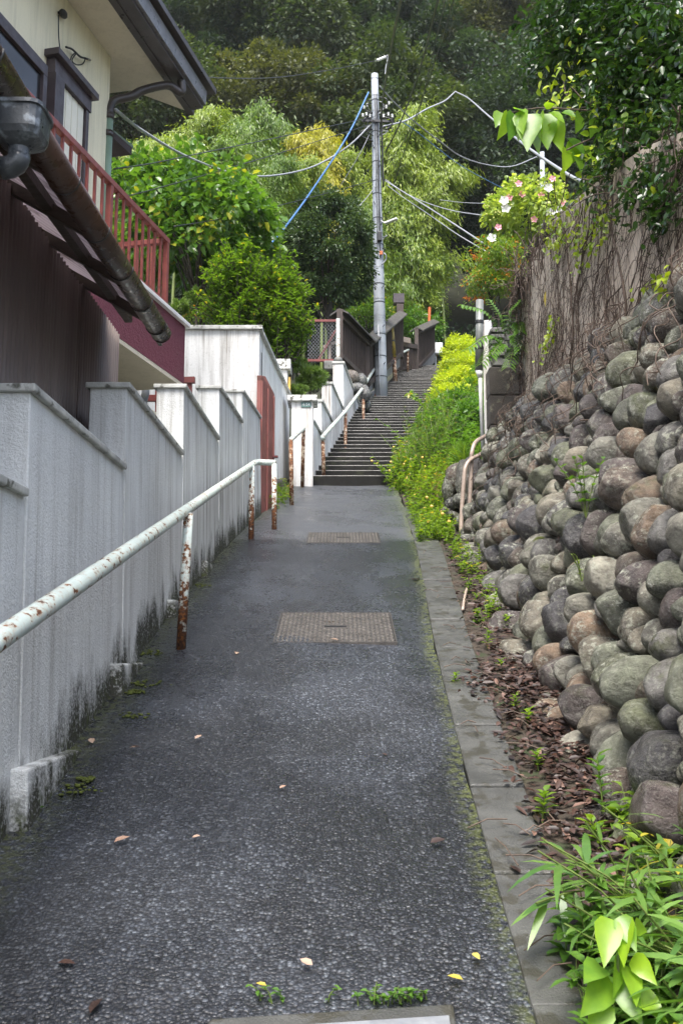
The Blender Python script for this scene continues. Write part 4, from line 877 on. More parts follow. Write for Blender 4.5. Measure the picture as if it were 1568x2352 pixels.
for u_, v0, v1, Y in ((956, 850, 756, 29.7), (994, 810, 738, 32.55)): MB().beam(P(u_, v0, Y), P(u_, v1, Y), .12, .12, (0, 1, 0)).build('post', 'planks', fb)
b = MB(); b.hexa([P(957, 868, 29.8), P(998, 832, 32.5), P(998, 832, 32.5) + (-.2, .1, 0), P(957, 868, 29.8) + (-.2, .1, 0), P(957, 847, 29.8), P(998, 808, 32.5), P(998, 808, 32.5) + (-.2, .1, 0), P(957, 847, 29.8) + (-.2, .1, 0)]); b.build('base_wall', 'path2', fb)
tag(MB().tube([P(985, 740, 33), P(986, 706, 33)], .05, 8).build('marker_post', 'orange'), 'thin orange marker post behind the far plank fence', 'marker post')
mb_ = empty('letter_box', P(1007, 812, 33.2), 'white box on a thin post at the top of the stairs', 'box')
q = P(1007, 800, 33.2); MB().box(q[0] - .14, q[0] + .14, q[1] - .06, q[1] + .12, q[2] - .2, q[2] + .2).build('box', 'mailbox', mb_, bevel=.03); MB().tube([q + (-.1, .13, -.75), q + (-.1, .13, .2)], .025, 8).build('post', 'steel', mb_)

# chain-link fence
cl = empty('chain_link_fence', P(760, 835, 19.6), 'small chain-link fence with white corner post in front of the plank fence', 'fence')
YC = 19.9; c0 = P(706, 833, YC); c1 = P(776, 833, YC); zt_ = P(740, 738, YC)[2]
b = MB(); sp = .072; n = int((c1[0] - c0[0] + zt_ - c0[2]) / sp)
for i in range(-int((zt_ - c0[2]) / sp), int((c1[0] - c0[0]) / sp) + 1):
    for sg in (1, -1):
        pts = []
        for f in np.linspace(0, 1, 2):
            z_ = c0[2] + (zt_ - c0[2]) * f; x_ = c0[0] + i * sp + (z_ - c0[2]) * .9 if sg > 0 else c0[0] + i * sp + (zt_ - z_) * .9
            pts.append([x_, YC + .006 * sg, z_])
        (xa, _, za), (xb, _, zb) = pts
        ta, tb = 0.0, 1.0; dx_ = xb - xa
        if dx_ != 0:
            t_ = sorted(((c0[0] - xa) / dx_, (c1[0] - xa) / dx_)); ta, tb = max(0, t_[0]), min(1, t_[1])
        if tb - ta > .02: b.tube([(xa + dx_ * q_, YC + .006 * sg, za + (zb - za) * q_) for q_ in (ta, tb)], .0038, 4)
b.build('wire_mesh', 'steel', cl)
MB().beam((c1[0], YC - .02, P(776, 833, YC)[2]), (c1[0], YC - .02, P(776, 733, YC)[2]), .075, .06, (0, 1, 0)).build('corner_post', 'peel2', cl)
for v_ in (737, 828): q0_, q1_ = P(700, v_, YC), P(775, v_, YC); MB().beam(q0_, q1_, .05, .05).build('rail', 'redframe', cl)
MB().beam(P(728, 832, YC + .05), P(775, 752, YC + .05), .045, .05, (0, 1, 0)).build('brace', 'redframe', cl)
MB().beam(P(757, 832, YC + .15), P(757, 788, YC + .15), .05, .05, (0, 1, 0)).build('inner_post', 'tan', cl); MB().beam(P(742, 797, YC + .15), P(777, 784, YC + .15), .05, .05).build('inner_rail', 'tan', cl)

# ================================================================== STONES
PAL = [(.17, .165, .14), (.13, .125, .12), (.085, .068, .066), (.21, .19, .15), (.15, .16, .12), (.19, .135, .095), (.06, .058, .064), (.25, .24, .20), (.13, .14, .09), (.11, .085, .07)]
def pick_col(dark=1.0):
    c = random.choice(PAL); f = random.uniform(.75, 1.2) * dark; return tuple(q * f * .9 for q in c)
def stone_dome(mb, c, eu, ev, en, rad, h, colr, tilt=(0, 0), nt=26, nr=9):
    """rounded river stone: outline rad(theta) in the wall, bulging h out of it"""
    c = np.array(c); vs = []; fs = []; ph0 = random.uniform(0, 6); pw = random.uniform(.78, .95); wv = [random.uniform(-.05, .05) for _ in range(4)]
    top = 0.0
    for i in range(nr + 1):
        f = i / nr; ph = f * math.pi * .60
        rr = math.sin(min(ph, math.pi / 2)) ** pw if ph < math.pi / 2 else 1 - .35 * (ph - math.pi / 2)
        hh = h * math.cos(ph) ** .9 if ph < math.pi / 2 else h * math.cos(ph) * 1.4
        if i == 0: vs.append(c + en * h + (eu * tilt[0] + ev * tilt[1]) * h); continue
        for j in range(nt):
            th = 2 * math.pi * j / nt; k_ = 1 + wv[0] * math.sin(3 * th + ph0 + 2 * f) + wv[1] * math.sin(2 * th + 3 * f + ph0)
            r_ = rad[j] * rr * k_; s = max(0, math.cos(ph)); dh = h * (wv[2] * math.sin(2 * th + ph0) + wv[3] * math.cos(3 * th)) * rr * s
            vs.append(c + eu * (r_ * math.cos(th) + tilt[0] * h * s) + ev * (r_ * math.sin(th) + tilt[1] * h * s) + en * (hh + dh))
    for _ in range(4):                                          # worn flats and chips
        nn = eu * random.gauss(0, 1) + ev * random.gauss(0, 1) + en * abs(random.gauss(0, 1.0)); nn /= np.linalg.norm(nn)
        dd = [float(np.dot(q - c, nn)) for q in vs]; lim = max(dd) * random.uniform(.76, .97)
        vs = [q - nn * (d_ - lim) * .8 if d_ > lim else q for q, d_ in zip(vs, dd)]
    for j in range(nt):
        fs.append((0, 1 + j, 1 + (j + 1) % nt))
        for i in range(nr - 1): a, b_ = 1 + i * nt, 1 + (i + 1) * nt; fs.append((a + j, b_ + j, b_ + (j + 1) % nt, a + (j + 1) % nt))
    mb.add(vs, fs, .5, colr)
def xb(y): return .884 + (y - 3.305) * .0417
def wtop(y): return 3.58 + .05 * (y - 4.5) + .06 * math.sin(y * 2.1)
BAT = .41
def WS(y, z, d=0.0):
    return np.array([xb(y) + BAT * (z - SLOPE * y), y, z]) + EN * (d - .11)
_e = np.array([.0417 + 0 - BAT * SLOPE, 1, 0.0]); _u = np.array([BAT, 0, 1.0]); EN = np.cross(_u, _e); EN /= np.linalg.norm(EN)
if EN[0] > 0: EN = -EN
EU = np.array([_e[0], 1, 0]); EU = unit(EU); EVV = unit(np.cross(EN, EU)); EVV = EVV if EVV[2] > 0 else -EVV
LZ = np.linalg.norm(_u)
bw = empty('boulder_wall', (1.0, 3.3, .9), 'leaning retaining wall of big wet rounded river boulders right of the path', 'retaining wall')
b = MB(); b.grid(lambda u, v: WS(1.2 + u * 8.35, (SLOPE * (1.2 + u * 8.35) - .2) + (wtop(1.2 + u * 8.35) - .02 - (SLOPE * (1.2 + u * 8.35) - .2)) * v, -.03), 60, 14); b.build('mortar_backing', 'mortar' if 'mortar' in M else 'soil', bw)
# relaxed seeds in (s, t) wall coordinates
r2 = np.random.default_rng(21)
def inside(p): return (p[:, 0] > 1.3) & (p[:, 0] < 9.55) & (p[:, 1] > SLOPE * p[:, 0] - .12) & (p[:, 1] < 3.56 + .05 * (p[:, 0] - 4.5))
cand = np.stack([r2.uniform(1.3, 9.55, 200000), r2.uniform(0, 4.2, 200000)], 1); cand = cand[inside(cand)]
NS = 960; seeds = cand[:NS].copy(); smp = cand[NS:NS + 20000]; wt_ = r2.uniform(-.009, .013, NS)
for it in range(9):
    d2 = ((smp[:, None, 0] - seeds[None, :, 0]) * 1.42) ** 2 + ((smp[:, None, 1] - seeds[None, :, 1]) * LZ * .80) ** 2 - wt_[None]
    own = d2.argmin(1)
    for i in range(NS):
        q = smp[own == i]
        if len(q): seeds[i] = seeds[i] * .15 + q.mean(0) * .85
mortar_z = None
items = []
th_ = np.arange(26) * 2 * math.pi / 26
for i in range(NS):
    sx, sz = seeds[i]; p2_ = np.stack([seeds[:, 0], seeds[:, 1] * LZ], 1); me2 = p2_[i]
    d = p2_ - me2; dist = np.linalg.norm(d, axis=1); nb_ = [j for j in np.argsort(dist)[1:13]]
    rad = np.full(26, .2)
    for j in nb_:
        nd = d[j] / dist[j]; half = dist[j] / 2 + (wt_[i] - wt_[j]) / (2 * dist[j]); cs = np.cos(th_) * nd[0] + np.sin(th_) * nd[1]
        rad = np.where(cs > .05, np.minimum(rad, half / np.maximum(cs, .05)), rad)
    rad = np.clip(rad, .04, .18)
    for _ in range(2): rad = .5 * rad + .25 * (np.roll(rad, 1) + np.roll(rad, -1))
    rad = np.minimum(rad, rad.mean() * 1.5) * .94
    items.append((sx, sz, rad, rad.mean()))
def seen_size(it):
    c = WS(it[0], it[1]); u_ = 784 + FPX * c[0] / c[1]
    return it[3] / c[1] if u_ < 1640 else it[3] / c[1] * .01
order = sorted(range(NS), key=lambda i: -seen_size(items[i]))
rest = MB()
for rank, i in enumerate(order):
    sx, sz, rad, rm = items[i]; h = rm * random.uniform(1.1, 1.9); tl = (random.uniform(-.22, .12), random.uniform(-.32, .12))
    mb1 = MB() if rank < 99 else rest
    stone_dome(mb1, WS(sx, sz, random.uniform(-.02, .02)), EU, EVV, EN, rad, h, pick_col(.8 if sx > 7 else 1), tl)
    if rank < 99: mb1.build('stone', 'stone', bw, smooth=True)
o = rest.build('stone', 'stone', bw, smooth=True); o['kind'] = 'stuff'

def ball_stone(mb, c, r, sq, colr):
    n0 = len(mb.v); mb.ball(c, r, 18, 12, sq=sq, cl=colr); a, p_ = random.uniform(0, 6), random.uniform(0, 6); c = np.array(c)
    for k_ in range(n0, len(mb.v)):
        q = np.array(mb.v[k_]) - c; f = 1 + .09 * math.sin(q[0] / r * 2.3 + a) + .08 * math.sin(q[1] / r * 2.1 + p_) + .06 * math.sin(q[2] / r * 3 + a); mb.v[k_] = tuple(c + q * f)
ew = empty('boulder_return', P(1080, 1190, 10.1), 'dark wet boulders turning the corner at the upper end of the retaining wall', 'retaining wall')
for u_, v_, Y, ru, rv in ((1092, 1100, 10.2, 38, 52), (1048, 1098, 10.3, 26, 36), (1065, 1108, 10.05, 22, 52), (1030, 1125, 10.3, 17, 34), (1062, 1150, 10.0, 27, 22), (1040, 1160, 10.1, 25, 20), (1096, 1152, 9.95, 28, 26), (1034, 1185, 10.0, 22, 14), (1060, 1195, 9.95, 24, 16), (1125, 1095, 10.3, 26, 44), (1120, 1140, 10.1, 24, 30), (1028, 1172, 10.1, 16, 12), (1085, 1190, 9.9, 22, 18), (1130, 1165, 9.95, 22, 22), (1140, 1120, 10.2, 22, 28)):
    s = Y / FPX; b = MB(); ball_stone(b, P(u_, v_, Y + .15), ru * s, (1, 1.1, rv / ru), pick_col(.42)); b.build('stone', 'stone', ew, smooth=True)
st_ = MB(); ball_stone(st_, P(1085, 1237, 9.2) - (0, 0, .08), .20, (1.3, 1.0, .6), (.12, .125, .115)); tag(st_.build('foot_stone', 'stone', smooth=True), 'flat grey stone lying at the foot of the tan pipe handrail', 'stone')
# rocks under the plank fence
rw = empty('rock_bank', P(800, 900, 20.4), 'dark rocks holding the bank below the chain-link and plank fences', 'retaining wall')
for u_, v_, ru, rv in ((760, 868, 18, 15), (776, 885, 16, 15), (806, 866, 22, 20), (826, 876, 16, 18), (816, 895, 22, 14), (838, 905, 14, 20), (770, 900, 18, 12), (790, 905, 20, 14), (748, 885, 15, 16), (730, 870, 16, 14), (712, 868, 16, 16), (694, 866, 15, 14), (720, 890, 16, 14), (700, 890, 15, 12), (842, 930, 12, 16), (752, 905, 16, 12)):
    Y = 20.2 + random.uniform(-.1, .3); s = Y / FPX; b = MB(); ball_stone(b, P(u_, v_, Y), ru * s, (1, 1, rv / ru), tuple(q * .5 for q in (random.choice([(.20, .20, .215), (.15, .15, .16), (.24, .19, .16)])))); b.build('stone', 'stone', rw, smooth=True)
q0, q1 = P(744, 851, 19.9), P(788, 831, 19.9); tag(MB().box(q0[0], q1[0], 19.8, 20.3, q0[2], q1[2]).build('concrete_block', 'concrete', bevel=.02), 'mossy concrete block under the white post of the chain-link fence', 'concrete block')

# ================================================================== RIGHT: VINE-COVERED WALL, PIER, PIPES
VX = 1.85
vw = empty('vine_wall', (1.85, 7, 3.6), 'weathered beige rendered wall covered in bare vines above the boulders', 'wall')
def vtop(y): return min(5.3, 4.31 + .31 * (y - 4.9))
poly = [(VX, 9.5, 3.4), (VX, 9.5, 5.24), (VX, 8.75, 5.27), (VX, 8.3, 5.30), (VX, 8.1, 5.30), (VX, 6.3, 4.80), (VX, 5.5, 4.55), (VX, 4.8, 4.26), (VX, 1.0, 3.1), (VX, 1.0, 2.4)]
MB().prism(poly, (.22, 0, 0)).build('rendered_face', 'beige', vw)
MB().box(VX - .03, VX + .25, 8.15, 8.42, 5.2, 5.36).build('pillar_cap', 'darkstone', vw, bevel=.01)
b = MB()
def vpt(y, z, d=.012): return (VX - d, y, z)
r3 = random.Random(5)
def strand(y, z, ang, L, r, depth):
    pts = [vpt(y, z, .008 + r)]; st_ = .07; a = ang; n = int(L / st_)
    for i in range(n):
        a += r3.gauss(0, .34); a += (ang - a) * .06; y += math.cos(a) * st_; z += math.sin(a) * st_
        if y > 9.5 or y < 3.2 or z > vtop(y) + .02 or z < 3.3: break
        pts.append(vpt(y, z, .006 + r + r3.random() * .012))
        if depth < 2 and r3.random() < .20: strand(y, z, a + r3.choice((-1, 1)) * r3.uniform(.4, 1.0), L * r3.uniform(.25, .55), r * .6, depth + 1)
    if len(pts) > 2: b.tube(pts, [r * (1 - .5 * i / len(pts)) for i in range(len(pts))], 4, False)
for k_ in range(120):
    y = r3.uniform(3.6, 9.45); z = 3.45 + .045 * (y - 4.5) + r3.uniform(0, .25); strand(y, z, r3.gauss(1.75, .6), r3.uniform(.9, 2.0), r3.choice((.0018, .0025, .004)), 0)
for k_ in range(90): strand(r3.uniform(4, 9.45), r3.uniform(3.8, 4.9), r3.choice((0.1, 3.0)) + r3.gauss(0, .4), r3.uniform(.6, 1.6), .0022, 1)
for y, z in ((7.6, 3.7), (6.0, 3.65)): strand(y, z, 2.3 if y > 7 else 2.0, 2.4, .010, 0)
dv = b.build('dead_vine', 'vine', smooth=True); tag(dv, 'tangle of leafless brown vine stems clinging to the beige wall', 'vine')
# matted vine mass on the top and left edge
b = MB()
for k_ in range(300):
    y = r3.choice((r3.uniform(8.2, 9.55), r3.uniform(4.2, 8.6), r3.uniform(9.3, 9.55))); z = vtop(y) + .03 - abs(r3.gauss(0, .12)); 
    if k_ % 3 == 0: y = r3.uniform(9.42, 9.56); z = r3.uniform(3.9, 5.3)
    p_ = np.array(vpt(y, min(z, 5.3), .02 + r3.random() * .05)); pts = [p_]
    dr_ = np.array((r3.gauss(0, .3), r3.gauss(0, 1), r3.gauss(-.2, .8)))
    for i in range(6): dr_ = dr_ + np.array((r3.gauss(0, .15), r3.gauss(0, .5), r3.gauss(-.1, .5))); p_ = p_ + dr_ / np.linalg.norm(dr_) * .06; p_[0] = min(p_[0], VX - .008); pts.append(p_.copy())
    b.tube(pts, .004, 4, False)
tag(b.build('dead_vine', 'vine', smooth=True), 'matted dark vine twigs bunched along the top and edge of the beige wall', 'vine')
# trailing bare stems over the boulders
b = MB()
for k_ in range(70):
    y = r3.uniform(4.0, 9.3); z = wtop(y) + .05; p_ = WS(y, z, .16); pts = [p_]; L = r3.randint(5, 16); dy = r3.gauss(-.1, .35)
    for i in range(L):
        dy += r3.gauss(0, .3); y += dy * .06; z -= r3.uniform(.03, .08); pts.append(WS(y, z, .15 + .05 * math.sin(i * 1.3 + k_) + r3.random() * .02))
    b.tube(catmull(pts, 2), .0035, 4, False)
tag(b.build('dead_vine', 'vine', smooth=True), 'thin bare vine runners trailing down over the upper boulders', 'vine')

gp = empty('stone_gatepost', P(1160, 1040, 9.75), 'dark porous stone block pier between the white wall end and the boulders', 'pier')
q0, q1 = P(1128, 1080, 9.75), P(1200, 842, 9.75)
zs = [P(1150, v_, 9.75)[2] for v_ in (1120, 1045, 975, 907, 842)]
for i in range(4): MB().box(q0[0], q1[0] + .06, 9.75, 10.1, zs[i] + .004, zs[i + 1] - .004).build('block', 'darkstone', gp, bevel=.012)
# railing posts on the pier (neighbour's fence)
cf = empty('concrete_fence', P(1140, 842, 9.9), 'small concrete fence with ribbed posts on the dark stone pier', 'fence')
for u_ in (1141, 1186): 
    q = P(u_, 842, 9.9); zt_ = P(u_, 755 if u_ < 1150 else 770, 9.9)[2]; b = MB(); b.box(q[0] - .055, q[0] + .055, 9.85, 9.98, q[2], zt_)
    for z_ in np.linspace(q[2] + .12, zt_ - .04, 5): b.box(q[0] - .075, q[0] + .075, 9.83, 9.995, z_ - .02, z_ + .02)
    b.build('post', 'concrete', cf, bevel=.006)
q = P(1141, 780, 9.9); q1_ = P(1190, 780, 9.9)
for v_ in (775, 815): MB().box(q[0] + .06, q1_[0] - .08, 9.89, 9.94, P(1150, v_, 9.9)[2] - .03, P(1150, v_, 9.9)[2] + .03).build('rail', 'concrete', cf)
we = empty('white_wall_end', P(1120, 1060, 10), 'narrow white rendered wall end standing beside the dark stone pier', 'wall')
q0, q1 = P(1114, 1090, 10.0), P(1127, 735, 10.0)
b = MB(); b.hexa([(q0[0], 10, q0[2] - .3), (q1[0], 10, q0[2] - .3), (q1[0] + 1.0, 14.5, q0[2] + .8), (q0[0] + .95, 14.5, q0[2] + .8), (q0[0], 10, q1[2]), (q1[0], 10, q1[2]), (q1[0] + 1.0, 14.5, q1[2]), (q0[0] + .95, 14.5, q1[2])]); b.build('wall_panel', 'white3', we, bevel=.006)
q = P(1103, 855, 9.98); 
ds = empty('downspout', q, 'grey rainwater downspout on the white wall end, thinner below', 'downspout')
M['pole2'] = plain('grey_downspout', (.15, .16, .15), .4, .2, 8)
MB().tube([P(1101, 690, 9.98), P(1099, 852, 9.98)], .042, 12).build('wide_pipe', 'pole2', ds, smooth=True)
MB().tube([P(1099, 850, 9.98), P(1102, 868, 9.98)], [.042, .022], 12).build('reducer', 'cap', ds, smooth=True)
MB().tube([P(1102, 866, 9.98), P(1103, 905, 9.98), P(1108, 1030, 9.98)], .020, 10).build('narrow_pipe', 'cap', ds, smooth=True)
for v_ in (740, 800): MB().tube([P(1100, v_ - 3, 9.98), P(1100, v_ + 3, 9.98)], .049, 12).build('collar', 'black', ds)
# second pipe
th2 = empty('pipe_handrail', P(1065, 1222, 9.4), 'double bent tan pipe handrail at the upper end of the boulder wall', 'handrail')
for pts in ([P(1058, 1226, 9.35), P(1060, 1170, 9.38), P(1066, 1090, 9.40), P(1070, 1070, 9.42), P(1080, 1056, 9.46), P(1100, 1045, 9.6), P(1150, 1020, 9.9)],
            [P(1073, 1222, 9.45), P(1078, 1150, 9.47), P(1082, 1060, 9.5), P(1083, 1040, 9.5), P(1090, 1018, 9.55), P(1106, 1006, 9.65), P(1150, 985, 10.0)]):
    MB().tube(catmull(pts, 6), .021, 12).build('pipe', 'tan', th2, smooth=True)

# ================================================================== TREES AND BUSHES
def tree(name, base, top_c, radii, mat, nb, per, rb, L, W, kind, label, cat, group=None, trunk_r=.08, droop=.1, out=.5, flat=.8, fill=.5, limbs=9, bottom=-.6, upn=1.0):
    base = np.array(base, float); t = empty(name, base, label, cat, group)
    C, D, N, T, bl = crown_pts(top_c, radii, nb, per, rb, fill, out, flat=flat, bottom=bottom)
    n = len(C); lm = leaf_mesh('crown', mat, kind, C, D, N, L * rng.uniform(.65, 1.25, n), W * rng.uniform(.7, 1.2, n), droop, T)
    put('crown', lm, t)
    b = MB(); tc = np.array(top_c, float); mid = base + (tc - base) * .55 + np.array((.1, .05, 0)) * radii[0]
    b.tube(catmull([base - (0, 0, .2), base + (mid - base) * .5, mid, tc], 5), [trunk_r * (1.15 - .9 * i / 15) for i in range(16)], 8)
    for i in range(limbs):
        q = bl[random.randrange(len(bl))]; s0 = base + (tc - base) * random.uniform(.35, .85)
        b.tube(catmull([s0, s0 + (q - s0) * .5 + np.array((0, 0, .08 * radii[2])), q], 4), [trunk_r * .42 * (1 - .85 * j / 8) for j in range(9)], 5)
    b.build('trunk', 'bark', t, smooth=True); return t
def ground(x, y): return np.array((x, y, terrain_z(x, y)))

# --- forest on the hill: four kinds of tree, copied
FK = []
for k_, (mt, kind) in enumerate((('lf_forest', 'quad'), ('lf_forest2', 'quad'), ('lf_forest3', 'quad'), ('lf_forest', 'quad'))):
    FK.append(tree('forest_tree', (0, 0, 0), (0, 0, 9.5), ((4.2, 4.2, 5.2), (4.6, 4.6, 4.3), (3.8, 3.8, 6.0), (4.4, 4.0, 5.0))[k_], mt, (120, 130, 115, 125)[k_], 300, .95, .25, .14, kind, 'x', 'tree', 'forest trees on the steep hill', .28, .25, .6, .7, .55, 16, -.75))
KN = ['mid-green', 'olive-tinged', 'very dark green', 'mottled green']
rows = [(41, [-13.5, -8.5, -3.2, 2.2, 7.5, 12.5, 17.5], 0, 'lowest row'), (50, [-19, -13, -7.4, -2.2, 3.6, 9.5, 15, 21], 0, 'second row up'), (60, [-24, -17.5, -11.5, -5.5, .5, 6.5, 12.5, 18.5, 25], 0, 'third row up'), (72, [-28, -21, -14.5, -8, -1.5, 5, 11.5, 18, 25, 31], 0, 'top row')]
kinds = [[1, 0, 1, 0, 2, 2, 0], [0, 1, 2, 0, 2, 1, 2, 0], [1, 0, 2, 0, 1, 0, 2, 0, 1], [0, 1, 0, 3, 1, 2, 0, 2, 1, 0]]
ORD = ['first', 'second', 'third', 'fourth', 'fifth', 'sixth', 'seventh', 'eighth', 'ninth', 'tenth']
used = set()
for (Y, xs_, _, rn), kk in zip(rows, kinds):
    for i, (x, k_) in enumerate(zip(xs_, kk)):
        yy = Y + random.uniform(-2, 2); xx = x + random.uniform(-.8, .8); s = random.uniform(.9, 1.15)
        lab = f'{KN[k_]} forest tree in the {rn} uphill, {ORD[i]} from left'
        if k_ not in used:
            o = FK[k_]; used.add(k_); o.location = tuple(ground(xx, yy)); o.rotation_euler = (0, 0, random.uniform(0, 6)); o.scale = (s, s, s); o['label'] = lab
        else: copy_tree(FK[k_], ground(xx, yy), random.uniform(0, 6), s, lab)
# dark undergrowth at the edge of the wood
C, D, N, T, _b = crown_pts((4.5, 36.5, terrain_z(4.5, 36.5) + .6), (6.0, 2.0, 1.6), 90, 160, .7, .4)
tag(put('undergrowth', leaf_mesh('undergrowth', 'lf_forest3', 'quad', C, D, N, .22, .12, .2, T)), 'dark undergrowth at the edge of the wood above the stairs', 'undergrowth', kind='stuff')
C, D, N, T, _b = crown_pts((-8, 37.5, terrain_z(-8, 37.5) + 1.2), (10, 2.0, 2.2), 120, 160, .9, .4)
tag(put('undergrowth', leaf_mesh('undergrowth', 'lf_forest3', 'quad', C, D, N, .25, .13, .2, T)), 'dark undergrowth behind the bamboo on the left', 'undergrowth', kind='stuff')

# --- bamboo: arching plumes of fine hanging leaves
def plume(mat, H, lean, wid, seed, n=11500):
    t = empty('bamboo', (0, 0, 0), 'x', 'bamboo', 'bamboo plumes below the forest')
    s = np.linspace(0, 1, 24); cx = lean * s ** 2.6; cz = H * (s - .22 * s ** 5 * (lean / 2))
    cul = np.stack([cx, 0 * s, cz], 1)
    b = MB(); b.tube(list(cul), [.05 * (1 - .85 * q) for q in s], 6); b.build('culm', 'culm', t, smooth=True)
    nb = 78; C, D, N, T = [], [], [], []
    for i in range(nb):
        u_ = .36 + .64 * (i / nb) ** .85; c = np.array([np.interp(u_, s, cul[:, j]) for j in range(3)])
        a = rng.uniform(0, 2 * math.pi); ln = wid * (1.15 - .85 * abs(u_ - .45) ** 1.1) * rng.uniform(.45, 1.1)
        if u_ > .9: ln *= .6
        m = int(n / nb * rng.uniform(.6, 1.4)); f = rng.random(m) ** .6
        off = np.stack([np.cos(a) * ln * f, np.sin(a) * ln * f, ln * (.35 * f - .62 * f * f)], 1)
        C.append(c + off + rng.normal(size=(m, 3)) * np.array((.15, .15, .13)) * wid)
        d = np.stack([np.full(m, math.cos(a) * .5), np.full(m, math.sin(a) * .5), np.full(m, -.75)], 1) + rng.normal(size=(m, 3)) * .42
        D.append(d); nn = rng.normal(size=(m, 3)) * .6 + np.array((math.cos(a), math.sin(a), .6)); N.append(nn)
        T.append(np.clip(rng.normal(.5 + rng.normal() * .14, .2, m), 0, 1))
    C, D, N, T = map(np.concatenate, (C, D, N, T)); m = len(C)
    put('foliage', leaf_mesh('foliage', mat, 'quad', C, D, N, .155 * rng.uniform(.7, 1.3, m), .036, .1, T), t); return t
BK = [plume('lf_bamboo', 8.0, 1.2, 1.0, 1), plume('lf_bamboo', 7.4, 2.0, .95, 2), plume('lf_bamboo3', 7.6, 1.5, 1.05, 3), plume('lf_bamboo2', 7.0, 1.0, .9, 4)]
BH = [7.9, 6.9, 7.35, 6.95]; bu = set()
# (top u, top v, depth, kind, turn, scale, label)
BL = [(330, 262, 27, 0, 1.0, 1.0, 'yellow-green bamboo plume just right of the house eaves'),
      (395, 240, 29, 1, 2.6, 1.1, 'pale bamboo plume directly under the far eaves corner'),
      (478, 182, 31, 0, .5, 1.15, 'tallest bamboo plume on the left, beside the eaves tip'),
      (560, 200, 32, 2, 2.0, 1.15, 'soft green bamboo plume right of the tallest left plume'),
      (430, 300, 27, 1, 4.0, 1.0, 'drooping bamboo plume over the broad-leaved tree'),
      (520, 280, 28, 2, 5.2, 1.05, 'shaded bamboo plume in the middle of the left clump'),
      (620, 175, 34, 2, 3.6, 1.2, 'feathery dark-tipped bamboo plume nearest the dark trees, left of the gap'),
      (640, 300, 27, 2, .6, .95, 'rounded bamboo plume above the sagging pale cable'),
      (700, 320, 28, 0, 5.6, .95, 'bamboo plume crossed by the blue cable'),
      (745, 232, 31, 3, 1.5, 1.05, 'golden yellow bamboo plume left of the pole crossarm'),
      (700, 262, 32, 3, 3.4, 1.0, 'second golden bamboo plume, lower and farther left'),
      (800, 300, 29, 0, 4.4, .95, 'bamboo plume immediately left of the utility pole'),
      (815, 400, 26, 2, 2.4, .85, 'dim low bamboo plume between the pole and the round camellia'),
      (945, 170, 31, 0, .3, 1.25, 'tallest bamboo plume of all, right of the pole top'),
      (905, 260, 29, 1, 3.0, 1.05, 'bamboo plume close behind the pole crossarm'),
      (960, 290, 28, 0, 5.9, 1.05, 'bamboo plume under the crossing of the two pale cables'),
      (1025, 305, 29, 1, .2, 1.05, 'bamboo plume arching farthest right over the dark wood'),
      (935, 380, 27, 2, 1.2, .95, 'broad domed bamboo plume right of the middle of the pole'),
      (1000, 400, 27.5, 0, 6.1, .95, 'bamboo plume under the farthest right arch'),
      (915, 470, 27.2, 2, 4.6, .8, 'low bamboo plume beside the pole lamp'),
      (975, 500, 27.4, 0, .9, .8, 'low bamboo plume above the far plank fence'),
      (1000, 560, 28, 2, 5.5, .75, 'lowest bamboo plume hanging over the plank gate'),
      (590, 380, 24, 2, 1.9, .8, 'dim bamboo plume behind the top of the broad-leaved tree'),
      (880, 560, 28.5, 2, 2.8, .75, 'olive bamboo plume half hidden behind the pole')]
for (u_, v_, Y, k_, rz, s, lab) in BL:
    Y = max(Y, 33.2) + (2.5 if u_ > 850 else 0) if u_ > 760 or Y > 30 else Y
    tp_ = P(u_, v_, Y); s = min(s, 1.15) * Y / 30; base = tp_.copy()
    lean = (1.2, 2.0, 1.5, 1.0)[k_] * s; base[:2] -= np.array((math.cos(rz), math.sin(rz))) * lean * .75
    base[2] = terrain_z(base[0], base[1]) - .1; sz = (tp_[2] - base[2]) / BH[k_]
    if k_ not in bu: o = BK[k_]; bu.add(k_); o.location = tuple(base); o.rotation_euler = (0, 0, rz); o['label'] = lab
    else: o = copy_tree(BK[k_], base, rz, s, lab)
    o.scale = (s, s, sz)

# --- garden trees left of the stairs
def at(u, v, Y): return P(u, v, Y)
Y = 15.8; c = at(455, 545, Y); tree('broadleaf_tree', ground(c[0], Y), c, (1.32, 1.2, 1.35), 'lf_big', 150, 34, .30, .155, .115, 'fold', 'broad-leaved green tree with big wet leaves behind the balcony railing', 'tree', trunk_r=.07, droop=.25, out=.6, fill=.55, limbs=14)
Y = 16.2; c = at(345, 470, Y); tree('broadleaf_tree', ground(c[0], Y), c, (.75, .8, .85), 'lf_big', 60, 34, .28, .15, .11, 'fold', 'smaller broad-leaved tree nearest the house corner', 'tree', trunk_r=.05, droop=.25, out=.6, fill=.5)
Y = 21.4; c = at(752, 580, Y); tree('camellia_tree', ground(c[0], Y), c, (.98, .9, 1.36), 'lf_camellia', 330, 90, .20, .085, .05, 'fold', 'dark glossy round camellia tree left of the utility pole', 'tree', trunk_r=.08, droop=.1, out=.8, fill=.72, bottom=-.9)
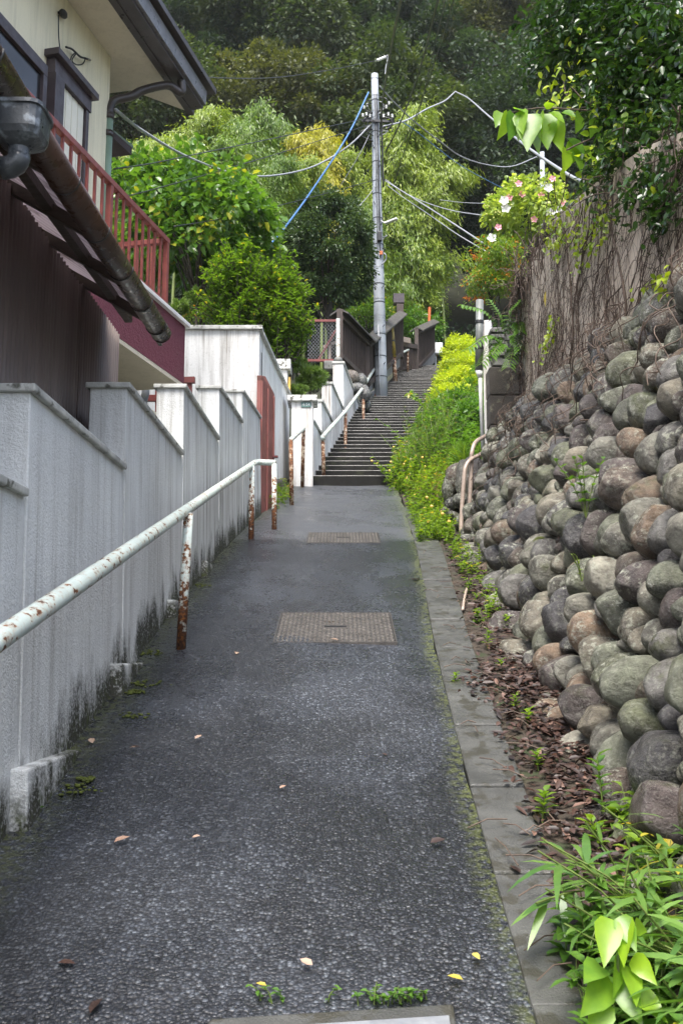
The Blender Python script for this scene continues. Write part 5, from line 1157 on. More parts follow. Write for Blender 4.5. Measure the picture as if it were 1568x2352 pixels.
def layered_bush(base, c, radii, label, L, W, mat, nshoots=130, per=26):
    t = empty('bush', base, label, 'bush'); b = MB(); C, D, N, T = [], [], [], []; c = np.array(c)
    for i in range(nshoots):
        u_ = rdir(1)[0]; u_[2] = max(u_[2], -.75); f = rng.uniform(.3, 1.0) ** .6 * rng.uniform(.85, 1.12)
        e = c + u_ * np.array(radii) * f; s0 = np.array((c[0] + rng.normal() * .08, c[1] + rng.normal() * .08, max(base[2], e[2] - rng.uniform(.35, .75))))
        k_ = catmull([s0, (s0 + e) / 2 + (0, 0, .03), e, e + (e - s0) * .12 + (0, 0, -.02)], 4); b.tube(k_, [.012 * (1 - .8 * j / len(k_)) for j in range(len(k_))], 4, False)
        m = int(per * rng.uniform(.6, 1.4)); tt = rng.uniform(.35, 1.05, m); dirv = unit((e - s0)[None])[0]; sd_ = np.cross(dirv, (0, 0, 1)); sd_ = sd_ / (np.linalg.norm(sd_) + 1e-6)
        sg = rng.choice((-1, 1), m); C.append(s0 + (e - s0) * tt[:, None] + rng.normal(size=(m, 3)) * .03)
        D.append(dirv * .55 + sd_ * sg[:, None] * .8 + rng.normal(size=(m, 3)) * .25); N.append(np.array((0, 0, 1.0)) + rng.normal(size=(m, 3)) * .25); T.append(np.clip(rng.normal(.35 + .35 * tt, .16), 0, 1))
    C, D, N, T = map(np.concatenate, (C, D, N, T)); m = len(C)
    put('foliage', leaf_mesh('foliage', mat, 'fold', C, D, N, L * rng.uniform(.7, 1.25, m), W, .2, T), t); b.build('stems', 'bark', t, smooth=True); return t
Y = 14.6; c = at(545, 675, Y); layered_bush(ground(c[0], Y), c, (.62, .6, .86), 'bright green layered bush rising behind the tall white wall, left half', .085, .042, 'lf_bush', 330, 34)
Y = 14.9; c = at(648, 705, Y); layered_bush(ground(c[0], Y), c, (.56, .55, .90), 'bright green layered bush left of the chain-link fence, right half', .085, .042, 'lf_bush', 330, 34)
def pine(u, v, Y, r, label, n=70):
    c = at(u, v, Y); t = empty('pine_shrub', ground(c[0], Y), label, 'pine', 'clipped garden pines'); C, D, N = [], [], []
    for i in range(n):
        u_ = rdir(1)[0]; u_[2] = u_[2] * .8 + .1; q = c + u_ * r * rng.uniform(.35, .95); m = 95
        d = rng.normal(size=(m, 3)) * .75 + u_ * .9 + np.array((0, 0, .35)); C.append(q + rng.normal(size=(m, 3)) * .02 * r / .3); D.append(d); N.append(rng.normal(size=(m, 3)))
    C, D, N = map(np.concatenate, (C, D, N)); put('needles', leaf_mesh('needles', 'lf_pine', 'quad', C, D, N, r * .34, .006 + r * .012, 0), t)
    b = MB(); b.tube([ground(c[0], Y) - (0, 0, .1), c], [.035, .02], 6); b.build('trunk', 'bark', t, smooth=True)
pine(712, 868, 15.2, .26, 'round clipped pine behind the pillar with the number plate'); pine(682, 835, 15.6, .17, 'small pine tuft above the pillar with the yellow box', 40); pine(685, 898, 14.9, .15, 'low pine tuft just above the number-plate pillar cap', 40)
pine(415, 705, 14.8, .17, 'pine tuft above the burgundy balcony corner', 40); pine(452, 680, 15.0, .17, 'pine tuft between the balcony corner and the bright bush', 40)
Y = 15.3; c = at(455, 735, Y); tree('low_shrub', ground(c[0], Y), c, (.40, .4, .34), 'lf_nandina', 40, 30, .14, .06, .028, 'fold', 'olive low shrub above the tall white wall beside the balcony', 'bush', trunk_r=.02)
Y = 33.4; c = at(955, 750, Y); tree('low_shrub', ground(c[0], Y), c - (0, 0, .1), (.9, .6, .75), 'lf_shrub', 70, 50, .28, .12, .06, 'fold', 'rounded green shrub behind the plank gate', 'bush', trunk_r=.05)
Y = 25; c = at(838, 725, Y); tree('low_shrub', ground(c[0], Y), c, (.65, .5, .5), 'lf_bush', 50, 45, .22, .10, .05, 'fold', 'yellow-green shrub showing over the plank fence left of the pole', 'bush', trunk_r=.04)

# --- right bank
for u_, v_, Y, rr, lab in ((1066, 812, 29, .60, 'lime hedge bush at the top of the right bank'), (1062, 850, 26, .58, 'second lime hedge bush down the right bank'), (1052, 893, 23, .55, 'third lime hedge bush down the right bank'), (1034, 925, 20.5, .42, 'lowest lime hedge bush where the bank turns dark green')):
    c = at(u_, v_, Y); tree('hedge_bush', (c[0], Y, c[2] - rr * 1.1), c, (rr * 1.0, rr * 1.2, rr * .78), 'lf_hedge', 120, 60, .14, .075, .04, 'fold', lab, 'hedge', 'lime hedge bushes stepping down the right bank', .03, .1, .8, 1.0, .7)
for u_, v_, Y, rx, rz, n_, lab in ((1050, 950, 17.5, .46, .38, 90, 'dark green leafy shrub below the lime hedge'), (1082, 985, 15.0, .26, .42, 80, 'glossy green shrub against the foot of the downspout'), (1000, 985, 16.6, .30, .26, 60, 'mid-green shrub overhanging the right edge of the stairs')):
    c = at(u_, v_, Y); tree('leafy_shrub', (c[0], Y, c[2] - rz), c, (rx, rx, rz), 'lf_shrub', n_, 36, .12, .075, .045, 'fold', lab, 'bush', None, .02, .2, .7, 1.0, .6)
# arching bramble over the stairs
bs = empty('bramble', at(985, 985, 17.5), 'leafy bramble shoot arching out over the stairs', 'bramble'); b = MB()
pp = catmull([at(1010, 985, 17.6), at(985, 950, 17.8), at(955, 915, 18.1), at(940, 902, 18.3)], 8); b.tube(pp, .007, 5); b.build('stem', 'stem', bs, smooth=True)
C = np.array([pp[i] for i in range(3, len(pp)) for _ in range(3)]); n = len(C); D = rng.normal(size=(n, 3)) * .7 + (0, -.3, .1); put('leaves', leaf_mesh('leaves', 'lf_weed', 'fold', C, D, rng.normal(size=(n, 3)) * .3 + (0, -.4, 1), .12 * rng.uniform(.7, 1.2, n), .065, .3), bs)

def weeds(name, spots, mat, label, per, L, W, h, kind='fold', lean=.25, stemm='stem', spread=1.0, flowers=None):
    """many stems with leaves all the way up: nobody could count them"""
    b = MB(); C, D, N, T = [], [], [], []; fl = MB()
    for p_ in spots:
        p_ = np.array(p_); hh = h * rng.uniform(.5, 1.25); ln = rng.normal(size=2) * lean * hh
        q = catmull([p_ - (0, 0, .02), p_ + (ln[0] * .3, ln[1] * .3, hh * .55), p_ + (ln[0], ln[1], hh)], 4); b.tube(q, [.0035 * max(.6, hh * 2) * (1 - .6 * i / len(q)) for i in range(len(q))], 4, False)
        m = max(3, int(per * rng.uniform(.7, 1.3))); f = rng.uniform(.15, 1.02, m); idx = np.clip((f * (len(q) - 1)).astype(int), 0, len(q) - 1); a = rng.uniform(0, 6.28, m)
        C.append(np.array(q)[idx]); D.append(np.stack([np.cos(a) * spread, np.sin(a) * spread, rng.uniform(.0, .9, m)], 1)); N.append(np.stack([-np.cos(a) * .3, -np.sin(a) * .3, np.ones(m)], 1) + rng.normal(size=(m, 3)) * .25); T.append(np.clip(rng.normal(.3 + .4 * f, .2), 0, 1))
        if flowers and rng.random() < flowers: fl.ball(q[-1], .018, 6, 4)
    C, D, N, T = map(np.concatenate, (C, D, N, T)); m = len(C); o = put(name, leaf_mesh(name, mat, kind, C, D, N, L * rng.uniform(.6, 1.3, m), W * rng.uniform(.8, 1.2, m), .35, T), None)
    tag(o, label, 'weeds', kind='stuff')
    c_ = b.build('stems', stemm, o, smooth=True)
    if flowers and fl.v: fl.build('flowers', 'yellowbox', o)
    return o
def bank_spots(n, y0, y1, w0, w1):
    out_ = []
    for _ in range(n):
        y = rng.uniform(y0, y1); lim = lerp(XR, y) if y > 13.9 else .80 + .02 * (13.9 - y); x = lim + rng.uniform(w0, w1); out_.append((x, y, bank_z(x, y) if y > 10.6 else SLOPE * y))
    return out_
weeds('tall_weeds', bank_spots(330, 13.6, 18.5, .0, .8), 'lf_feather', 'tall fine-leaved weeds crowding the right edge of the stairs', 46, .07, .014, .72, 'fold', .22)
weeds('dry_grass', bank_spots(160, 11.3, 14.2, .15, 1.0), 'lf_straw', 'straw-coloured dry grass among the weeds behind the pipe handrail', 7, .30, .008, .10, 'strip', .5)
weeds('tall_weeds', bank_spots(60, 13.4, 16.5, .1, .8), 'lf_shrub', 'scattered broad-leaved tall weeds standing above the stair-side weeds', 16, .10, .055, .80, 'fold', .25)
weeds('tall_weeds', bank_spots(150, 13.2, 16.0, -.12, .25), 'lf_weed', 'flowering weeds spilling over the lowest steps', 22, .07, .03, .42, flowers=.12)
weeds('bank_weeds', bank_spots(500, 17, 31, .15, 1.4), 'lf_shrub', 'green weeds filling the bank beside the upper stairs', 24, .085, .042, .42)
weeds('bank_weeds', bank_spots(230, 11.0, 14.0, -.02, 1.0), 'lf_weed', 'bright low weeds on the bank between path and boulders', 18, .065, .034, .34, flowers=.03)
weeds('low_weeds', [(x_right(y) + rng.uniform(.02, .42) * (1 if y > 9.6 else .9), y, SLOPE * y) for y in rng.uniform(8.9, 11.3, 210)], 'lf_weed', 'yellow-green ground weeds creeping over the kerb by the pipe handrail', 13, .05, .026, .16, flowers=.03)
sp = []
for _ in range(220):
    u_, v_ = rng.uniform(1085, 1110), 0; 
    y = rng.uniform(11, 15); x = 1.45 + .17 * (y - 10) + rng.uniform(-.35, -.05); sp.append((x, y, bank_z(x, y)))
weeds('bank_weeds', sp, 'lf_shrub', 'deep green weeds at the foot of the white wall end', 22, .075, .042, .42)
# grass tuft
C = np.concatenate([np.tile(at(1075, 1075, 10.9), (90, 1))]); C = C + rng.normal(size=C.shape) * (.05, .05, .01)
gt_ = tag(put('grass_tuft', leaf_mesh('grass_tuft', 'lf_weed', 'strip', C, rng.normal(size=(90, 3)) * .35 + (-.35, -.1, 1), rng.normal(size=(90, 3)), .5, .012, .35)), 'fountain tuft of long thin grass behind the tan pipe handrail', 'grass tuft')
# weeds left, by the gate and rails
weeds('gate_weeds', [(rng.uniform(-.98, -.66), y, SLOPE * y) for y in rng.uniform(11.3, 13.3, 60)], 'lf_weed', 'small weeds at the foot of the upper garden gate', 10, .055, .03, .16)
weeds('crack_weeds', [(rng.normal(.13, .05) if k_ % 2 else rng.uniform(-.2, .22), rng.uniform(2.425, 2.455), SLOPE * 2.43 + .004) for k_ in range(20)], 'lf_shrub', 'sparse weeds growing in the crack above the drain cover', 7, .020, .012, .022, lean=.9)

weeds('wall_foot_weeds', [(xb(y) - .04 + rng.uniform(-.13, .04), y, SLOPE * y) for y in rng.uniform(5.6, 9.4, 75)], 'lf_weed', 'small green weeds scattered along the foot of the far boulders', 11, .042, .020, .12)
weeds('kerb_herbs', [(x := rng.uniform(.50, .66), y := rng.uniform(1.9, 2.3), SLOPE * y) for _ in range(34)], 'lf_shrub', 'thin pointed herbs reaching over the asphalt edge at the bottom', 12, .050, .020, .13)
weeds('dry_grass', [(rng.uniform(.70, 1.2), y, SLOPE * y) for y in rng.uniform(1.9, 2.7, 60)], 'lf_straw', 'straw-coloured blades among the bamboo grass', 4, .20, .006, .10, 'strip', .5)
# --- right garden: flowering bush, nandina, sumac
Y = 11.2; c = at(1215, 490, Y); hb = tree('flowering_bush', (c[0], Y, 4.2), c, (.52, .45, .36), 'lf_hib', 110, 26, .12, .07, .055, 'fold', 'pale green hibiscus-like bush with white and pink flowers above the vine wall', 'bush', None, .025, .2, .6, 1.0, .55)
for u_, v_, mt in ((1156, 462, 'petal_w'), (1160, 480, 'petal_w'), (1128, 548, 'petal_w'), (1258, 433, 'petal_w'), (1262, 490, 'petal_w'), (1285, 484, 'petal_w'), (1190, 423, 'petal_p'), (1267, 412, 'petal_p'), (1168, 455, 'petal_p'), (1198, 447, 'petal_p'), (1241, 450, 'petal_p'), (1291, 467, 'petal_p'), (1143, 523, 'petal_p'), (1225, 505, 'petal_p')):
    q = at(u_, v_, Y - .42 + random.uniform(-.05, .05)); b = MB(); s = .046 if mt == 'petal_w' else .034; a0 = random.uniform(0, 6)
    for k_ in range(5):
        a = a0 + k_ * 1.2566; e1 = np.array((math.cos(a), -.35, math.sin(a))) * s; e2 = np.array((math.cos(a + .55), -.55, math.sin(a + .55))) * s * 1.05; e3 = np.array((math.cos(a - .55), -.55, math.sin(a - .55))) * s * 1.05
        b.add([q, q + e3, q + e1 * 1.35, q + e2], [(0, 1, 2, 3)])
    b.ball(q + (0, -.012, 0), .009, 6, 4); b.build('flower', mt, hb)
b = MB()
for _ in range(60): u_, v_ = rng.uniform(1105, 1300), rng.uniform(405, 470) ; b.ball(at(u_, v_ + max(0, (1190 - u_) * .6), Y - rng.uniform(.2, .45)), .013, 6, 4)
o = b.build('flower_buds', 'bud', hb, smooth=True); o['kind'] = 'stuff'
Y = 10.9
for u_, v_, r_, lab in ((1140, 600, .30, 'nandina bush with fine pale leaves left of the vine wall edge'), (1125, 655, .24, 'lower nandina bush with orange-tipped leaves above the white wall end')):
    c = at(u_, v_, Y); tree('nandina_bush', (c[0], Y, c[2] - .7), c, (r_, r_, r_ * .9), 'lf_nandina', 80, 40, .11, .042, .017, 'fold', lab, 'bush', None, .012, .15, .6, .7, .5)
for u_, v_, dx, dz, lab in ((1092, 600, -.22, .10, 'small red-leaved sprig sticking out left of the nandina'), (1085, 683, -.24, .02, 'orange-leaved sprig pointing left above the downspout')):
    q = at(u_ + 28, v_ + 6, Y); t = empty('red_sprig', q, lab, 'sprig'); b = MB(); e = q + (dx, -.05, dz); b.tube([q, e], .003, 4); b.build('stem', 'vine', t)
    n = 46; f = rng.random(n); put('leaves', leaf_mesh('leaves', 'lf_red', 'fold', q + (e - q) * f[:, None], np.array((dx, 0, dz)) * 2 + rng.normal(size=(n, 3)) * .6, rng.normal(size=(n, 3)) * .4 + (0, 0, 1), .05, .014, .2), t)
# pinnate fronds hanging over the pier
fd = empty('sumac_shrub', at(1150, 800, 9.4), 'shrub with drooping feather-shaped leaves hanging over the dark pier', 'shrub')
for u0, v0, u1, v1, u2, v2 in ((1160, 790, 1120, 720, 1062, 700), (1165, 800, 1125, 770, 1075, 800), (1170, 780, 1170, 720, 1192, 690), (1165, 790, 1150, 730, 1125, 690), (1160, 815, 1150, 790, 1128, 815), (1172, 800, 1182, 770, 1195, 800), (1150, 760, 1130, 790, 1105, 835), (1168, 812, 1178, 800, 1168, 840), (1180, 760, 1190, 740, 1195, 760)):
    yy = 9.45; q = catmull([at(u0, v0, yy + .05), at(u1, v1, yy - .05), at(u2, v2, yy - .15)], 7); b = MB(); b.tube(q, .0035, 4); fo_ = b.build('frond', 'stem', fd)
    C, D, N = [], [], []
    for i in range(3, len(q)):
        d = unit((q[i] - q[i - 1])[None])[0]; sd_ = np.cross(d, (0, -.5, 1)); sd_ /= np.linalg.norm(sd_)
        for s in (-1, 1): C.append(q[i]); D.append(d * .45 + sd_ * s + np.array((0, 0, -.25))); N.append((0, -.35, 1))
    C, D, N = map(lambda a_: np.array(a_, float), (C, D, N)); n = len(C); put('leaflets', leaf_mesh('leaflets', 'lf_shrub', 'fold', C, D, N, .10 * rng.uniform(.8, 1.1, n), .036, .25, rng.uniform(.4, 1, n)), fo_)

# --- overhanging dark evergreen, top right
dt = empty('evergreen_tree', (3.3, 6.6, 4.4), 'dark glossy evergreen tree overhanging from the top right corner', 'tree')
C, D, N, T = [], [], [], []; b = MB()
root = np.array((3.3, 6.6, 4.4)); b.tube(catmull([root, (3.2, 6.5, 5.3), (2.9, 6.2, 6.3), (2.7, 6.0, 7.4)], 6), [.14 * (1 - .03 * i) for i in range(19)], 10)
EB = []
for u_, v_, Y_, r_, nn_ in ((1480, 90, 6.2, 95, 16), (1540, 200, 5.8, 100, 16), (1400, 60, 6.6, 85, 15), (1330, 40, 6.9, 75, 13), (1280, 20, 7.2, 60, 10), (1450, 190, 6.3, 90, 16), (1500, 290, 5.8, 80, 14), (1400, 180, 6.6, 70, 12), (1340, 120, 6.9, 65, 11), (1560, 340, 5.4, 70, 12), (1560, 60, 5.6, 90, 14), (1440, 270, 6.3, 60, 10), (1545, 420, 5.2, 55, 8), (1262, 70, 7.1, 40, 6), (1290, 110, 7.0, 45, 7), (1600, 150, 5.2, 100, 12), (1480, 0, 6.2, 100, 14), (1400, -20, 6.5, 90, 12), (1320, -30, 7, 70, 10), (1240, 0, 7.2, 35, 5), (1380, 250, 6.5, 45, 6), (1620, 300, 5.0, 90, 10), (1430, 335, 5.9, 50, 8), (1500, 370, 5.4, 60, 10), (1560, 430, 5.0, 55, 9), (1590, 250, 5.4, 90, 14), (1530, 130, 6.0, 90, 14), (1440, 120, 6.4, 80, 12), (1600, 60, 5.6, 90, 12)):
    c = P(u_, v_, Y_); rr = r_ * Y_ / FPX
    for _ in range(nn_):
        EB.append((c + rdir(1)[0] * rr * rng.uniform(.2, 1) + np.array((0, rng.uniform(-.3, .5), 0)), rr))
for e, rr in EB:
    s0 = e + (np.array((2.9, 6.3, e[2] + .05)) - e) * min(.9, .42 / (np.linalg.norm(np.array((2.9, 6.3)) - e[:2]) + .1)) + rng.normal(size=3) * .08
    tip = e + (e - s0) * .25 + np.array((0, 0, -.04)); q = catmull([s0, (s0 + e) / 2 + (0, 0, .05), e, tip], 4); b.tube(q, [.007 * (1 - .6 * i / len(q)) for i in range(len(q))], 4, False)
    m = 70; f = rng.uniform(.05, 1.05, m); P_ = s0 + (tip - s0) * f[:, None] + rng.normal(size=(m, 3)) * .055; a = unit((tip - s0)[None])[0]
    C.append(P_); D.append(a * .5 + rng.normal(size=(m, 3)) * .6 + np.array((0, 0, -.15))); N.append(rng.normal(size=(m, 3)) * .45 + (0, -.2, 1)); T.append(np.clip(rng.normal(.4, .25, m), 0, 1))
C, D, N, T = map(np.concatenate, (C, D, N, T)); n = len(C); put('crown', leaf_mesh('crown', 'lf_dark', 'fold', C, D, N, .062 * rng.uniform(.65, 1.25, n), .036, .15, T), dt); b.build('trunk', 'bark', dt, smooth=True)
# limb with large lime leaves
lb_ = empty('leafy_branch', at(1330, 300, 6.8), 'branch of large drooping lime-green leaves below the dark evergreen', 'branch'); b = MB()
main = catmull([at(1470, 300, 6.6), at(1400, 262, 6.6), at(1320, 252, 6.5), at(1240, 248, 6.45), at(1175, 258, 6.4)], 8); b.tube(main, [.010 * (1 - .7 * i / len(main)) for i in range(len(main))], 6)
main2 = catmull([at(1440, 330, 6.6), at(1390, 310, 6.5), at(1330, 330, 6.4), at(1300, 345, 6.4)], 6); b.tube(main2, .006, 5); b.build('limb', 'vine', lb_, smooth=True)
LV = [(1165, 262, 1140, 305, .11), (1180, 262, 1163, 322, .10), (1195, 255, 1200, 300, .09), (1150, 258, 1135, 285, .08), (1240, 262, 1262, 350, .17), (1225, 265, 1215, 322, .14), (1205, 275, 1185, 322, .12), (1262, 258, 1300, 275, .10), (1215, 262, 1208, 345, .12), (1240, 262, 1236, 340, .12), (1290, 258, 1330, 262, .12), (1275, 275, 1290, 330, .12), (1305, 318, 1345, 348, .13), (1345, 335, 1378, 375, .13), (1318, 350, 1338, 398, .12), (1300, 345, 1290, 390, .13), (1320, 330, 1296, 372, .12), (1360, 300, 1392, 330, .12), (1390, 300, 1400, 350, .11), (1410, 290, 1440, 340, .11), (1370, 275, 1350, 310, .10), (1330, 262, 1318, 300, .11), (1420, 320, 1428, 370, .11), (1180, 250, 1210, 252, .10), (1250, 246, 1272, 232, .10)]
for u0, v0, u1, v1, L_ in LV:
    y0 = 6.45 + rng.uniform(-.06, .06); p0, p1 = at(u0, v0, y0), at(u1, v1, y0 - .08); d = p1 - p0; L2 = np.linalg.norm(d) * 1.12
    put('leaf', leaf_mesh('leaf', 'lf_lime', 'broad', p0[None], d[None], np.array([[rng.normal() * .8, -1, .55 + rng.normal() * .5]]), L2 * rng.uniform(.65, .95), L2 * .50, .25, np.array([rng.uniform(0, 1)])), lb_)
# lime vine leaves mixed under the evergreen and on the wall top
def ivy(label, pts, n, spread, L, mat='lf_ivy'):
    C = np.array([pts[rng.integers(len(pts))] for _ in range(n)]) + rng.normal(size=(n, 3)) * np.array(spread)
    b = MB(); b.tube(catmull(list(pts), 4), .004, 4, False)
    o = tag(put('green_vine', leaf_mesh('green_vine', mat, 'fold', C, rng.normal(size=(n, 3)) * .6 + (-.1, -.2, -.6), rng.normal(size=(n, 3)) * .4 + (-.5, -.6, .6), L * rng.uniform(.6, 1.2, n), L * .75, .2)), label, 'vine', 'green vines on and above the vine wall'); b.build('stem', 'vine', o); return o
def wv(u, v): return PLN(u, v, (VX - .05, 0, 0), (1, 0, 0))
ivy('lime vine leaves hanging under the dark evergreen beside the big lime leaves', [at(1290, 170, 6.9), at(1300, 220, 6.8), at(1310, 200, 6.8), at(1340, 230, 6.6), at(1380, 250, 6.5)], 110, (.10, .15, .10), .06)
ivy('sunlit lime leaves between the evergreen and the vine wall top', [at(1500, 330, 6.2), at(1450, 350, 6.2), at(1410, 360, 6.3), at(1380, 340, 6.4), at(1530, 300, 6.0)], 170, (.14, .15, .09), .075)
ivy('green ivy sprigs trailing from the wall pillar down the vine wall', [wv(1262, 540), wv(1280, 560), wv(1290, 545), wv(1310, 520), wv(1330, 545)], 120, (.02, .14, .07), .045)
ivy('ivy along the top left edge of the vine wall', [wv(1350, 500), wv(1380, 520), wv(1350, 560), wv(1330, 580), wv(1385, 490)], 90, (.02, .12, .07), .045)
ivy('lone ivy sprig low on the vine wall', [wv(1270, 740), wv(1262, 765), wv(1250, 790), wv(1245, 810)], 60, (.02, .06, .05), .042)
ivy('small ivy tuft just above the uppermost boulders at the right', [wv(1480, 660), wv(1530, 640), wv(1560, 620)], 50, (.03, .08, .03), .05)
ivy('yellowing ivy heap over the wall coping beside the flowering bush', [wv(1275, 500), wv(1250, 520), wv(1300, 480), wv(1330, 460)], 120, (.06, .16, .06), .045)
Y = 7.6; c = at(1385, 425, Y); tree('conifer_sprig', (c[0] + .1, Y, c[2] - .5), c, (.14, .14, .20), 'lf_nandina', 40, 40, .05, .02, .006, 'fold', 'wispy grey-green conifer sprig on the vine wall top', 'shrub', None, .008)
tag(put('hanging_leaf', leaf_mesh('hanging_leaf', 'lf_yellow', 'fold', wv(1258, 668)[None] + (-.02, 0, 0), np.array([[0, .25, -1.0]]), np.array([[-1, -.4, .2]]), .13, .045, .1)), 'single yellow-brown leaf caught on the vine wall', 'leaf')

# --- plants on the boulder wall and along the kerb
def sprout(name, label, p, h, n, L, W, mat='lf_weed', grp=None, cat='seedling', lean=(0, 0), stems=1):
    p = np.array(p); t = empty(name, p, label, cat, grp); b = MB(); C, D, N, T = [], [], [], []
    for k_ in range(stems):
        l2 = np.array(lean) + rng.normal(size=2) * (.12 if stems > 1 else .04) * h * 3; q = catmull([p, p + (l2[0] * .4, l2[1] * .4, h * .55), p + (l2[0], l2[1], h)], 4); b.tube(q, .0028, 4, False)
        m = n // stems; f = np.linspace(.25, 1, m); a = np.arange(m) * 2.4 + rng.uniform(0, 6); idx = (f * (len(q) - 1)).astype(int)
        C.append(np.array(q)[idx]); D.append(np.stack([np.cos(a), np.sin(a), .35 + .5 * f], 1)); N.append(np.stack([-np.cos(a) * .4, -np.sin(a) * .4, np.ones(m)], 1)); T.append(np.clip(rng.normal(.55, .2, m), 0, 1))
    C, D, N, T = map(np.concatenate, (C, D, N, T)); m = len(C); put('leaves', leaf_mesh('leaves', mat, 'fold', C, D, N, L * rng.uniform(.7, 1.15, m), W, .25, T), t); b.build('stem', 'stem', t); return t
SG = 'seedlings along the kerb and boulders'
for (u_, v_, h, n, L, lab) in ((1245, 1890, .10, 16, .055, 'bright seedling in the leaf litter beside the second lowest boulders'), (1235, 1770, .07, 14, .045, 'small bushy seedling in the litter above the tallest seedling'), (1212, 1665, .06, 9, .055, 'pale five-leaved seedling in the litter'), (1180, 1632, .07, 14, .035, 'twiggy green seedling on the kerb side of the litter'), (1043, 1572, .05, 10, .04, 'lone seedling at the asphalt edge'),
        (1150, 1540, .05, 8, .045, 'yellowish seedling where the kerb meets the litter'), (1118, 1490, .10, 14, .045, 'spindly seedling beside the broken kerb slab'), (1165, 1455, .10, 16, .045, 'yellow-leaved seedling in front of the low dark boulder'), (1130, 1405, .13, 18, .05, 'bright upright seedling half way along the boulders'), (1095, 1385, .06, 12, .04, 'small seedling beside the dry twig'),
        (1100, 1310, .20, 24, .04, 'tall thin seedling against the boulders'), (1075, 1300, .10, 18, .045, 'leafy seedling on the kerb below the pipe handrail'), (1050, 1275, .12, 18, .05, 'broad seedling right of the asphalt corner'), (1375, 1960, .10, 12, .07, 'broad pale seedling in front of the lowest boulders')):
    sprout('seedling', lab, G(u_, v_) + (0, 0, .0), h, n, L, L * .48, 'lf_weed', SG)
def bwall(u, v, d=.12): p0 = WS(4, 2.0, d); return PLN(u, v, p0, EN)
sprout('wall_plant', 'leafy green plant rooted between boulders in the middle of the wall', bwall(1345, 1190), .30, 60, .05, .026, 'lf_shrub', None, 'plant', (-.03, -.06), 4)
sprout('wall_plant', 'small glossy plant in front of the lowest near boulders', G(1400, 1895) + (-.02, 0, 0), .22, 14, .075, .03, 'lf_shrub', None, 'plant')
sprout('wall_plant', 'brownish twiggy plant in a gap of the boulders right of centre', bwall(1335, 1335), .12, 20, .03, .01, 'lf_nandina', None, 'plant', (0, 0), 3)
for u_, v_, s, lab in ((1240, 1250, .05, 'moss cushion between boulders near the far end'), (1085, 1260, .04, 'moss cushion at the foot of the far boulders'), (1300, 1210, .035, 'moss cushion between two small upper boulders')):
    q = bwall(u_, v_, .06); b = MB(); b.ball(q, s, 12, 8, sq=(1, 1.4, 1)); tag(b.build('moss_cushion', 'mossm', smooth=True), lab, 'moss', 'moss cushions on the boulder wall')

# --- leaf litter
n = 11000; yy = rng.uniform(2.1, 9.2, n); u_ = np.clip(rng.beta(2.0, 1.5, n), 0, 1)
wd = np.interp(yy, [2, 3, 4.5, 6, 9.2], [.62, .58, .62, .55, .45]); x0 = np.interp(yy, [a for a, b_ in RT], [b_ for a, b_ in RT]) + np.interp(yy, [2, 4.4, 4.7, 5.2, 9.2], [.11, .12, .02, .16, .22]); xx = x0 + wd * u_
kp = rng.random(n) < np.interp(yy, [2, 4.8, 5.5, 9.2], [1, 1, .45, .25]) * (.55 + .45 * np.sin(yy * 5.3 + xx * 9) ** 2); yy, xx, u_ = yy[kp], xx[kp], u_[kp]; n = len(yy)
C = np.stack([xx, yy, SLOPE * yy + .012 + rng.random(n) * .03 * u_ + .01], 1); a = rng.uniform(0, 6.28, n); D = np.stack([np.cos(a), np.sin(a), rng.normal(size=n) * .25 + SLOPE * np.sin(a)], 1)
tag(put('leaf_litter', leaf_mesh('leaf_litter', 'lf_dead', 'fold', C, D, rng.normal(size=(n, 3)) * .35 + (0, -.25, 1), .045 * rng.uniform(.5, 1.5, n), .022, .1)), 'wet brown rotting leaves heaped between kerb and boulders', 'leaf litter', kind='stuff')
b = MB()
for _ in range(90):
    y = rng.uniform(2.2, 8.5); x = x_right(y) + rng.uniform(.05, .55); a = rng.uniform(0, 6.28); L_ = rng.uniform(.05, .18); z = SLOPE * y + .035
    e = np.array((x + math.cos(a) * L_, y + math.sin(a) * L_, SLOPE * (y + math.sin(a) * L_) + .035)); b.tube([(x, y, z), ((x + e[0]) / 2, (y + e[1]) / 2 + .01, (z + e[2]) / 2 + .012), e], .0022, 4, False)
tag(b.build('twig_litter', 'vine'), 'thin brown twigs scattered in the leaf litter', 'twigs', kind='stuff')
tw_ = MB(); tw_.tube(catmull([G(1062, 1408) + (0, 0, .02), G(1067, 1380) + (0, 0, .03), G(1072, 1362) + (0, 0, .035)], 5), .010, 6); tag(tw_.build('stick', 'tan', smooth=True), 'pale broken stick lying on the kerb', 'stick')
FL = 'fallen leaves scattered on the asphalt'
